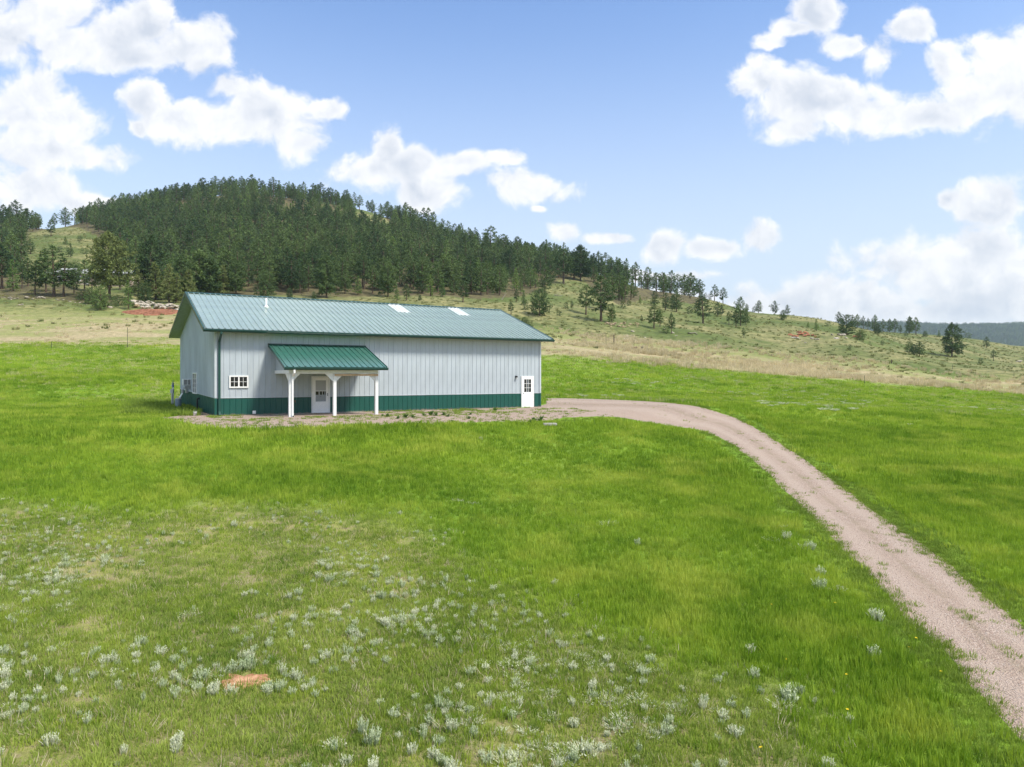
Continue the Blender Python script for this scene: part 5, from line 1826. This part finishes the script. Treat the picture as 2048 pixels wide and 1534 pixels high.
hand('around the grassy knob', 'pines around the left grassy knob', [
    (131, 489, 473, 'cone', 1.4), (160, 483, 474, 'shrub', 0.8), (61, 508, 478, 'dense', 1.1), (141, 515, 486, 'dense', 0.95), (78, 460, 428, 'open', 0.9), (102, 473, 438, 'tall', 1.1), (33, 460, 400, 'tall', 1.15), (7, 455, 409, 'tall', 1.3),
    (52, 462, 419, 'tall'), (66, 463, 432, 'tall'), (20, 462, 412, 'dense'), (92, 508, 497, 'shrub', 1.2), (119, 505, 496, 'shrub', 1.2), (170, 508, 496, 'shrub', 1.3), (150, 535, 520, 'shrub', 1.3), (40, 480, 440, 'dense', 1.1), (12, 500, 455, 'dense', 1.1), (30, 530, 480, 'dense', 1.1), (10, 555, 500, 'dense', 1.1), (48, 555, 512, 'tall', 1.2)])
hand('at the forest foot behind the roof', 'pines at the forest foot behind the roof', [
    (533, 594, 540, 'bush', 0.85), (579, 598, 576, 'bush', 0.75), (628, 600, 583, 'bush', 0.75), (653, 596, 508, 'denseo', 0.95), (716, 590, 551, 'cone', 1.25), (776, 594, 521, 'denseo', 0.9), (794, 602, 571, 'cone', 1.1), (813, 601, 568, 'tall', 1.3),
    (861, 592, 550, 'cone', 1.15), (885, 594, 557, 'cone', 1.1), (926, 605, 561, 'tall', 1.4), (840, 601, 590, 'bush', 0.8), (962, 590, 524, 'dense', 1.05), (1000, 588, 530, 'dense', 1.0), (908, 590, 548, 'dense'), (840, 588, 543, 'dense'), (745, 588, 530, 'tall', 1.2), (690, 588, 538, 'dense'), (600, 586, 530, 'dense')])
hand('on the slope past the roof end', 'young pines right behind the roof end', [
    (1022, 630, 603, 'tall', 1.2), (1047, 611, 580, 'cone', 0.9), (1033, 604, 577, 'tall', 1.0), (1049, 664, 634, 'bush', 0.9), (1060, 668, 648, 'bush', 1.0), (1079, 632, 577, 'bush', 1.0, 'big rounded bushy pine with a pale trunk on the slope past the roof end'),
    (1052, 620, 604, 'shrub', 0.8), (1132, 618, 604, 'shrub', 0.7), (1144, 620, 601, 'tall', 0.9), (1118, 632, 624, 'shrub', 0.7), (1172, 630, 570, 'open', 1.35), (1202, 643, 551, 'tall', 1.45), (1208, 620, 560, 'tall', 1.3), (1224, 645, 606, 'dense', 1.0), (1161, 562, 489, 'denseo', 1.15, 'tallest broad dark pine on the forest edge right of centre'),
    (1127, 567, 500, 'open', 1.5), (1148, 560, 505, 'tall', 1.5), (1090, 585, 530, 'dense'), (1100, 570, 520, 'dense', 1.0)])
hand('on the open slope right of centre', 'small pines on the open slope', [
    (1283, 646, 630, 'tall', 1.0), (1308, 657, 607, 'tall', 1.4), (1320, 654, 622, 'tall', 1.3), (1343, 668, 626, 'tall', 0.95), (1332, 668, 649, 'shrub', 0.85), (1406, 647, 590, 'tall', 1.5), (1379, 628, 612, 'shrub', 0.8), (1435, 633, 604, 'dense', 1.0), (1444, 630, 610, 'dense', 0.9),
    (1481, 652, 593, 'dense', 0.95), (1472, 655, 620, 'tall', 1.3), (1487, 676, 655, 'tall', 1.0), (1492, 650, 618, 'dense', 1.0), (1458, 650, 622, 'tall', 1.2), (1246, 618, 600, 'shrub', 0.7), (1258, 612, 600, 'shrub', 0.7)])
hand('just under the right shoulder skyline', 'pines under the shoulder skyline', [
    (1280, 609, 590, 'cone', 1.1), (1309, 612, 581, 'dense', 1.0), (1331, 620, 585, 'dense', 1.1), (1353, 624, 577, 'dense', 0.95), (1345, 618, 590, 'dense'), (1404, 620, 585, 'tall', 1.3), (1262, 600, 560, 'tall', 1.3), (1250, 604, 555, 'tall', 1.2), (1238, 600, 545, 'tall', 1.3), (1225, 600, 540, 'tall', 1.3)])
hand('along the right shoulder skyline', 'skyline pines on the right shoulder', [
    (1265, 562, 530, 'tall', 1.2), (1280, 570, 550, 'tall'), (1295, 573, 534, 'open', 1.1), (1313, 579, 545, 'open', 1.2), (1326, 582, 544, 'open', 1.2), (1339, 580, 553, 'tall', 1.1), (1355, 580, 548, 'open', 1.2), (1369, 580, 548, 'open', 1.2), (1377, 581, 556, 'open'),
    (1388, 583, 551, 'tall', 1.3), (1400, 588, 558, 'tall', 1.3), (1429, 600, 569, 'tall', 1.3), (1446, 605, 575, 'tall', 1.3), (1411, 592, 586, 'shrub', .6), (1419, 594, 588, 'shrub', .6), (1235, 560, 520, 'tall', 1.2), (1222, 552, 516, 'tall', 1.2), (1210, 545, 505, 'tall', 1.2), (1197, 540, 502, 'dense', 1.0)])
hand('on the low middle ridge skyline', 'skyline pines on the low middle ridge', [
    (1478, 622, 600, 'cone', 1.0), (1494, 622, 607, 'dense', 1.1), (1517, 621, 600, 'dense', 1.1), (1550, 622, 601, 'dense', 1.1), (1575, 628, 609, 'dense', 1.0), (1566, 640, 620, 'bush', 0.9), (1508, 622, 614, 'shrub', .7)])
hand('around the right rock outcrop', 'pines around the right outcrop', [
    (1616, 655, 646, 'cone', 1.3), (1633, 662, 638, 'cone', 1.2), (1656, 653, 647, 'shrub', .8), (1678, 644, 623, 'dense', 1.0), (1693, 670, 629, 'bush', 0.95), (1720, 681, 659, 'bush', 1.0), (1705, 655, 632, 'dense'), (1715, 645, 628, 'dense', 1.0), (1727, 647, 632, 'tall'), (1736, 645, 636, 'tall'), (1749, 650, 629, 'dense', 0.9),
    (1755, 668, 647, 'bush', 0.9), (1766, 654, 638, 'tall', 1.1), (1779, 657, 637, 'dense', 0.85), (1790, 659, 637, 'tall', 1.3), (1801, 662, 650, 'dense'), (1819, 667, 632, 'denseo', 0.8), (1832, 670, 634, 'tall', 1.2), (1850, 674, 662, 'bush', 0.9), (1878, 674, 660, 'cone', 1.1)])
hand('in the far right hollow', 'trees of the far right hollow', [
    (1904, 713, 645, 'denseo', 1.05, 'single large dark pine standing alone in the right hollow'), (1936, 670, 666, 'shrub', 0.9), (1973, 696, 673, 'dense', 1.0), (1987, 722, 699, 'tall', 1.2), (1819, 706, 683, 'bush', 0.8), (1839, 713, 682, 'dense', 1.2), (1829, 709, 688, 'bush', 0.8), (1765, 691, 682, 'shrub', .7), (1961, 727, 718, 'shrub', 0.9), (1812, 672, 668, 'shrub', .6), (1700, 700, 696, 'shrub', .5)])
hand('right of the summit on the skyline', 'summit skyline pines right part', [
    (572, 400, 365, 'open', 1.1), (587, 402, 368, 'tall', 1.3), (626, 405, 366, 'tall', 1.2), (641, 405, 364, 'tall', 1.2), (661, 405, 375, 'open', 1.2), (672, 404, 379, 'tall', 1.2), (690, 405, 380, 'open', 1.1), (719, 421, 390, 'tall', 1.2), (700, 412, 396, 'dense'), (745, 424, 399, 'dense', 1.1), (735, 420, 400, 'tall'), (776, 438, 402, 'dense', 1.1),
    (795, 436, 411, 'tall', 1.1), (812, 436, 404, 'tall', 1.2), (822, 440, 412, 'tall', 1.1), (832, 442, 417, 'dense'), (847, 440, 415, 'tall', 1.1), (857, 442, 415, 'tall', 1.1), (867, 444, 423, 'dense'), (884, 451, 437, 'open', 1.1), (896, 459, 441, 'dense'), (910, 468, 447, 'open', 1.1)])
hand('left of the summit on the skyline', 'summit skyline pines left part', [
    (109, 440, 426, 'open'), (131, 444, 414, 'dense', 1.1), (161, 440, 414, 'dense', 1.1), (191, 438, 408, 'tall', 1.2), (219, 434, 407, 'tall', 1.2), (235, 434, 401, 'tall', 1.2), (273, 424, 391, 'dense', 1.2), (290, 422, 397, 'tall'), (320, 414, 381, 'open', 1.2), (353, 408, 371, 'tall', 1.4), (378, 402, 366, 'dense'), (405, 395, 355, 'open', 1.2), (432, 392, 352, 'tall', 1.4),
    (448, 390, 354, 'tall', 1.2), (465, 390, 352, 'open', 1.2), (484, 388, 352, 'tall', 1.2), (503, 388, 348, 'tall', 1.3), (525, 390, 360, 'tall', 1.2), (547, 394, 354, 'tall', 1.3), (560, 397, 368, 'tall')])
hand('poking above the middle tree line', 'tall pines above the middle of the forest', [
    (981, 512, 452, 'open', 1.25), (1008, 512, 468, 'open', 1.2), (1034, 524, 473, 'open', 1.25), (970, 505, 478, 'tall'), (945, 495, 462, 'tall', 1.1), (930, 490, 460, 'tall', 1.2), (1050, 525, 492, 'tall'), (1065, 525, 490, 'tall'), (1080, 524, 494, 'tall'), (1100, 524, 492, 'tall'), (1115, 522, 488, 'tall', 1.1)])

# the forest: nearest ones stand as individuals, the rest is one mass
x, y, r = jgrid(-640, 130, 150, 560, 1 / 36.0, 401)
z = height(x, y); px, py = project(x, y, z)
k = inpoly(px, py, FOREST)
for bp in BALD: k &= ~(inpoly(px, py, bp) & (r.random(len(x)) < 0.9))
thin = ((px > 1000) & (y < 230)) | (px > 1180)
k &= ~(thin & (r.random(len(x)) < 0.45))
k &= ~((y < 205) & (r.random(len(x)) < 0.32) & (vnoise(x, y, 0.06, 88, 2) > -0.1))
k &= ~((px > 1255) & (r.random(len(x)) < 0.72))
k &= ~((px < 250) & (y < 185) & (r.random(len(x)) < 0.8))
k &= ~((px < 62) & (y < 420) & (r.random(len(x)) < 0.6))
k &= ~(inpoly(px, py, GRASSY_KNOB))
k &= ~((y > 385) & (r.random(len(x)) < 0.55))
x, y, z, px, py = x[k], y[k], z[k], px[k], py[k]
young = (vnoise(x, y, 0.02, 404, 2) + np.where((px > 740) & (y < 290), 0.45, 0) + np.where((px < 700) & (y < 215), 0.0, 0)) > 0.28
hh = np.where(young, r.uniform(5.0, 8.0, len(x)), r.uniform(8.0, 12.5, len(x)))
order = np.argsort(-(hh / y) * np.where((px > -5) & (px < 2050), 1, 0.01))
limit = 300 - n_ind
print('hand trees', n_ind, 'forest', len(x))
kinds_f = ['dense', 'tall', 'cone', 'dense', 'tall', 'dense']
for kd_, mt_ in (('dense', M_PINE), ('tall', M_PINE), ('cone', M_PINEY)):
    VAR['c' + kd_] = [variant(kd_, 1300 + 13 * i, mt_, 1.0, 1.7) for i in range(4)]
PROT = [VAR['c' + k_][i][2] for k_, i in (('dense', 0), ('dense', 1), ('dense', 2), ('dense', 3), ('tall', 0), ('tall', 1), ('tall', 2), ('tall', 3), ('cone', 0), ('cone', 1), ('cone', 2), ('cone', 3))]
fp, fr, fs, fi = [], [], [], []
LABF = (('pine in the dense forest directly above the left half of the roof', 'forest pines above the left half of the roof'),
        ('pine in the dense forest above the skylights and right half of the roof', 'forest pines above the right half of the roof'),
        ('pine at the left end of the forest behind the old spreading pine', 'forest pines behind the old spreading pine'))
for j, i in enumerate(order):
    kd = ('cone' if r.random() < 0.7 else 'dense') if young[i] else str(r.choice(['dense', 'tall', 'dense', 'cone'], p=[.4, .35, .15, .1]))
    if j < limit:
        q = 0 if 350 < px[i] < 690 else (1 if px[i] >= 690 else 2)
        cols = [(40, 'at the far left edge'), (150, 'behind the ranch house'), (260, 'behind the old spreading pine'), (370, 'behind the left roof end'), (440, 'left of the vent pipe'), (508, 'above the vent pipe'), (580, 'above the left porch roof end'), (650, 'above the porch roof'), (730, 'above the right porch roof end'),
                (800, 'above the first skylight'), (860, 'between the skylights'), (915, 'above the second skylight'), (975, 'above the right roof ridge end'), (1060, 'past the right roof ridge end'), (1180, 'at the right forest tip')]
        c_ = min(cols, key=lambda t_: abs(t_[0] - px[i]))[1]
        rw_ = 'front rank' if y[i] < 172 else 'second rank' if y[i] < 188 else 'third rank' if y[i] < 205 else 'deep rank'
        hd = 'tall ' if hh[i] > 11 else 'short ' if hh[i] < 8 else ''
        lab = uniq(hd + {'cone': 'young conical pine', 'dense': 'dense dark pine', 'tall': 'slim pine'}[kd] + ' in forest ' + rw_ + ' ' + c_)
        put_tree(Vector((x[i], y[i], z[i] - 0.1)), float(hh[i]), kd, float(r.uniform(0.9, 1.25)), lab, LABF[q][1], parts_=True)
    else:
        fp.append((x[i], y[i], z[i] - 0.1)); fr.append((0, 0, r.uniform(0, 6.28)))
        s_ = hh[i] / 10; w_ = s_ * r.uniform(0.85, 1.2); fs.append((w_, w_, s_))
        fi.append({'dense': 0, 'tall': 4, 'cone': 8}[kd] + int(r.integers(0, 4)))
gn_scatter('pine_forest', np.array(fp), np.array(fr), np.array(fs), np.array(fi), PROT, 'dense dark green pine forest covering the hill')
# far hills
x, y, r = jgrid(900, 3400, 2100, 3150, 1 / 210.0, 405)
z = height(x, y); px, py = project(x, y, z)
k = (px > 1560) & (px < 2500)
x, y, z = x[k], y[k], z[k]
n_ = len(x); s_ = r.uniform(1.0, 1.7, n_)
gn_scatter('far_forest', np.stack([x, y, z], -1), np.stack([0 * x, 0 * x, r.uniform(0, 6.28, n_)], -1), np.stack([s_ * 1.3, s_ * 1.3, s_], -1), r.integers(0, 12, n_), PROT, 'bluish pine forest on the far hills at the right')
print('far', n_)

# ------------------------------------------------------------------ rocks
rw = [rock_mesh('boulder', k, M_ROCKW, 1, 0.5) for k in range(4)]
rt = [rock_mesh('boulder', 10 + k, M_ROCKT, 1, 0.6) for k in range(3)]
rd_ = [rock_mesh('boulder', 20 + k, M_ROCKR, 1, 0.6) for k in range(3)]


def rocks(items, pool, lab, gp):
    items = sorted(items, key=lambda q: q[0]); n_it = len(items); lab0 = lab
    for i_, (x_, y_, w_, *lf) in enumerate(items):
        if n_it > 1: lab = lab0 + ', ' + ORD[i_] + ' from the left'
        p = cast(x_, y_); s_ = w_ / F * p.y
        o = link_mesh('boulder', pool[rng.randrange(len(pool))], None, (p.x, p.y, p.z + s_ * 0.10 + (lf[0] if lf else 0)), rng.uniform(0, 6.28), (s_, s_ * rng.uniform(.6, 1), s_ * rng.uniform(.6, 1.1)))
        o.rotation_euler.x = rng.uniform(-.4, .4); o.rotation_euler.y = rng.uniform(-.4, .4)
        tag(o, lab, 'rock', gp)


R_ = random.Random(4)
for rowname, oy, n_r in (('top', 0, 23), ('lower', 5, 24)):
    rocks([(268 + 85 * (i / (n_r - 1)) + R_.uniform(-4, 4), 606 + oy + 9 * (i / (n_r - 1)) + R_.uniform(-1, 4), R_.uniform(6, 14), R_.uniform(0, 0.5)) for i in range(n_r)], rw, 'pale slab in the ' + rowname + ' row of the jumbled rock pile', 'pale slabs heaped above the red clay bank')
rocks([(272, 616, 13, 0.3)], rt, 'largest rounded tan boulder at the left front of the rock pile', None)
rocks([(286, 619, 12), (299, 619, 11)], rt, 'flat tan boulder in front of the rock pile', 'flat tan boulders on the clay')
rocks([(221, 616, 10)], rw, 'single pale boulder lying alone left of the young pine and the rock pile', None)
rocks([(10, 596, 5), (20, 597, 8), (22, 600, 4), (30, 598, 4), (36, 598, 7), (54, 597, 12), (66, 600, 6), (74, 596, 6), (80, 596, 8), (88, 597, 8), (41, 611, 9), (113, 600, 5), (118, 602, 5), (126, 601, 6), (140, 604, 5), (150, 606, 5), (160, 606, 4), (172, 610, 4), (186, 612, 5), (132, 612, 3)], rw, 'pale rock below the far left trees', 'stones below the far left trees')
rocks([(1210 + R_.uniform(0, 75), 650 + R_.uniform(-4, 6), R_.uniform(3, 7)) for _ in range(22)] + [(1222, 650, 10), (1229, 648, 8), (1242, 648, 7), (1249, 649, 8)], rt, 'tan stone of the outcrop right of the building', 'stones of the middle outcrop')
rocks([(1380, 668, 8), (1388, 667, 8), (1393, 669, 6), (1265, 664, 6), (1252, 674, 9), (1262, 674, 8), (1249, 678, 5), (1290, 676, 5), (1330, 660, 6), (1345, 666, 6), (1352, 672, 5)], rw, 'loose pale rock on the middle slope', 'loose rocks on the middle slope')
rocks([(1590, 674, 10), (1600, 670, 12), (1608, 673, 10), (1616, 671, 11), (1624, 672, 8), (1630, 674, 8), (1580, 671, 8), (1712, 675, 9), (1718, 674, 8), (1707, 674, 6), (1611, 667, 12), (1598, 666, 10)], rd_, 'red sandstone block of the right hand outcrop', 'red blocks of the right outcrop')
rocks([(1588, 676, 9), (1595, 678, 9), (1625, 678, 9), (1634, 680, 8), (1664, 671, 7), (1672, 678, 8), (1680, 672, 11), (1686, 671, 11), (1692, 676, 7), (1676, 676, 6), (1605, 683, 5), (1610, 686, 5), (1648, 668, 6)], rw, 'pale slab lying around the right hand outcrop', 'pale slabs of the right outcrop')
rocks([(2037, 724, 9)], rw, 'white boulder at the far right edge of the hollow', None)

# dead wood and dark lumps
M_DEAD = simple('weathered_wood', (0.38, 0.33, 0.27), 0.9, 0.1, var=0.15)
M_RUST = simple('rusty_brown', (0.13, 0.065, 0.045), 0.9, 0.1, var=0.2)
p = cast(1003, 600)
t = empty('fallen_snag', p); tag(t, 'pale splintered snag leaning at the forest edge above the roof end', 'dead tree')
m = MB(); m.tube((0, 0, 0), (1.5, 0, 2.0), 0.16, 0.05, 6); m.tube((0.2, 0.1, 0), (0.9, 0.2, 1.5), 0.08, 0.03, 5); m.build('stem', M_DEAD, t)
p = cast(1115, 592)
t = empty('fallen_log', p, 0.1); tag(t, 'grey fallen log lying beside the big bushy pine', 'log')
m = MB(); m.tube((-1.0, 0, 0.25), (1.4, 0.3, 0.1), 0.15, 0.08, 6); m.tube((0, 0, 0.2), (0.6, 0, 1.2), 0.05, 0.02, 5); m.tube((-.3, 0, 0.2), (-0.1, 0, 1.0), 0.04, 0.02, 5); m.build('stem', M_DEAD, t)
p = cast(1269, 700)
t = empty('old_log', p, 0.2); tag(t, 'rusty brown old log half buried in the pale dry grass', 'log')
m = MB(); m.tube((-0.55, 0, 0.22), (0.5, 0.1, 0.42), 0.26, 0.22, 9); m.tube((-0.2, 0, 0.3), (-0.3, 0, 0.75), 0.07, 0.04, 5); m.build('stem', M_RUST, t)
p = cast(1284, 700)
t = empty('dark_stump', p, 0.4); tag(t, 'blackened stump with a pale split side in the pale dry grass', 'stump')
m = MB(); m.lathe([(0.34, -0.1), (0.28, 0.15), (0.24, 0.5), (0.20, 0.62), (0.1, 0.60)], (0, 0, 0), 9); m.build('stump', M_BLACK, t)
m = MB(); m.tube((0.35, 0, 0.05), (0.55, 0, 0.35), 0.10, 0.05, 6); m.build('splinter', M_DEAD, t)

# fence posts
M_POST = simple('fence_post_wood', (0.12, 0.095, 0.07), 0.9, 0.1, var=0.2)
M_TPOST = simple('steel_fence_post', (0.05, 0.065, 0.05), 0.7, 0.3)


def post(x_, yb, yt, wide, lab):
    p = cast(x_, yb); h = max((yb - yt) / F * p.y, 0.8)
    t = empty('fence_post', p); tag(t, lab, 'post', None)
    m = MB()
    if wide:
        m.tube((0, 0, -0.2), (0, 0, h), 0.11, 0.10, 8)
        m.build('stake', M_POST, t)
    else:
        m.box(-0.03, 0.03, -0.008, 0.008, -0.2, h); m.box(-0.008, 0.008, 0.008, 0.05, -0.2, h); m.build('stake', M_TPOST, t)
        m = MB(); m.box(-0.05, 0.05, -0.016, -0.009, 0.1, 0.3); m.build('anchor_plate', M_TPOST, t)


post(1228, 688, 670, True, 'thick wooden fence post right of the building roof end')
post(1212, 690, 668, False, 'thinner fence post left of the thick wooden one')
post(1268, 690, 680, False, 'thin steel fence post above the rusty old log')
for i, (a, b, c) in enumerate(((103, 697, 683), (255, 695, 655))):
    post(a, b, c, False, ('short dark fence post in the far left field', 'tall thin stake in the pale field left of the building')[i])
post(1729, 769, 751, False, 'steel fence post in the pale grass band below the right outcrop')
post(1905, 739, 729, False, 'thin post at the crest below the single large pine')
post(1783, 727, 719, True, 'short dark post on the slope below the right outcrop')
post(2028, 755, 744, False, 'thin post at the far right of the pale grass band')

# house behind the far left trees
hp = cast(165, 572)
hs_ = empty('ranch_house', (hp.x, hp.y + 6, float(height(hp.x, hp.y + 6)) - 0.4), 0.08)
tag(hs_, 'low tan house with white roof edges mostly hidden behind the left trees', 'house')
M_TANW = simple('tan_wall', (0.45, 0.38, 0.30), 0.8, 0.2); M_ROOFL = simple('light_roof', (0.40, 0.41, 0.40), 0.6, 0.3)
m = MB(); m.box(-11, 11, -4, 4, -1.5, 2.7); m.build('wall', M_TANW, hs_)
m = MB()
m.hexa([(-11.6, -4.6, 2.6), (11.6, -4.6, 2.6), (11.6, 0, 4.6), (-11.6, 0, 4.6)], [(-11.6, -4.6, 2.75), (11.6, -4.6, 2.75), (11.6, 0, 4.75), (-11.6, 0, 4.75)])
m.hexa([(-11.6, 0, 4.6), (11.6, 0, 4.6), (11.6, 4.6, 2.6), (-11.6, 4.6, 2.6)], [(-11.6, 0, 4.75), (11.6, 0, 4.75), (11.6, 4.6, 2.75), (-11.6, 4.6, 2.75)])
m.build('roof', M_ROOFL, hs_)
for x_ in (-8, -3.5, 2, 6.5):
    m = MB(); m.box(x_, x_ + 1.6, -4.08, -4.002, 0.7, 2.0); w_ = m.build('window', M_WHITE, hs_)
    m = MB(); m.box(x_ + .12, x_ + 1.48, -4.10, -4.082, 0.82, 1.88); m.build('pane', M_GLASS, w_)
m = MB(); m.box(-0.9, 0.2, -4.07, -4.002, -0.3, 2.0); m.build('door', M_WHITE, hs_)

# ------------------------------------------------------------------ air
if HAZE:
    hm = bpy.data.materials.new('haze_air'); hm.use_nodes = True
    ht = hm.node_tree
    for n_ in list(ht.nodes): ht.nodes.remove(n_)
    ho = ht.nodes.new('ShaderNodeOutputMaterial'); hv = ht.nodes.new('ShaderNodeVolumePrincipled')
    hv.inputs['Color'].default_value = (0.74, 0.91, 1.0, 1)
    hv.inputs['Density'].default_value = HAZE_D
    hv.inputs['Anisotropy'].default_value = 0.2
    ht.links.new(hv.outputs[0], ho.inputs['Volume'])
    m = MB(); m.box(-3700, 3700, -3700, 3700, -40, 285)
    o = m.build('haze', hm); tag(o, 'thin blue air haze over the whole valley', kind='stuff')
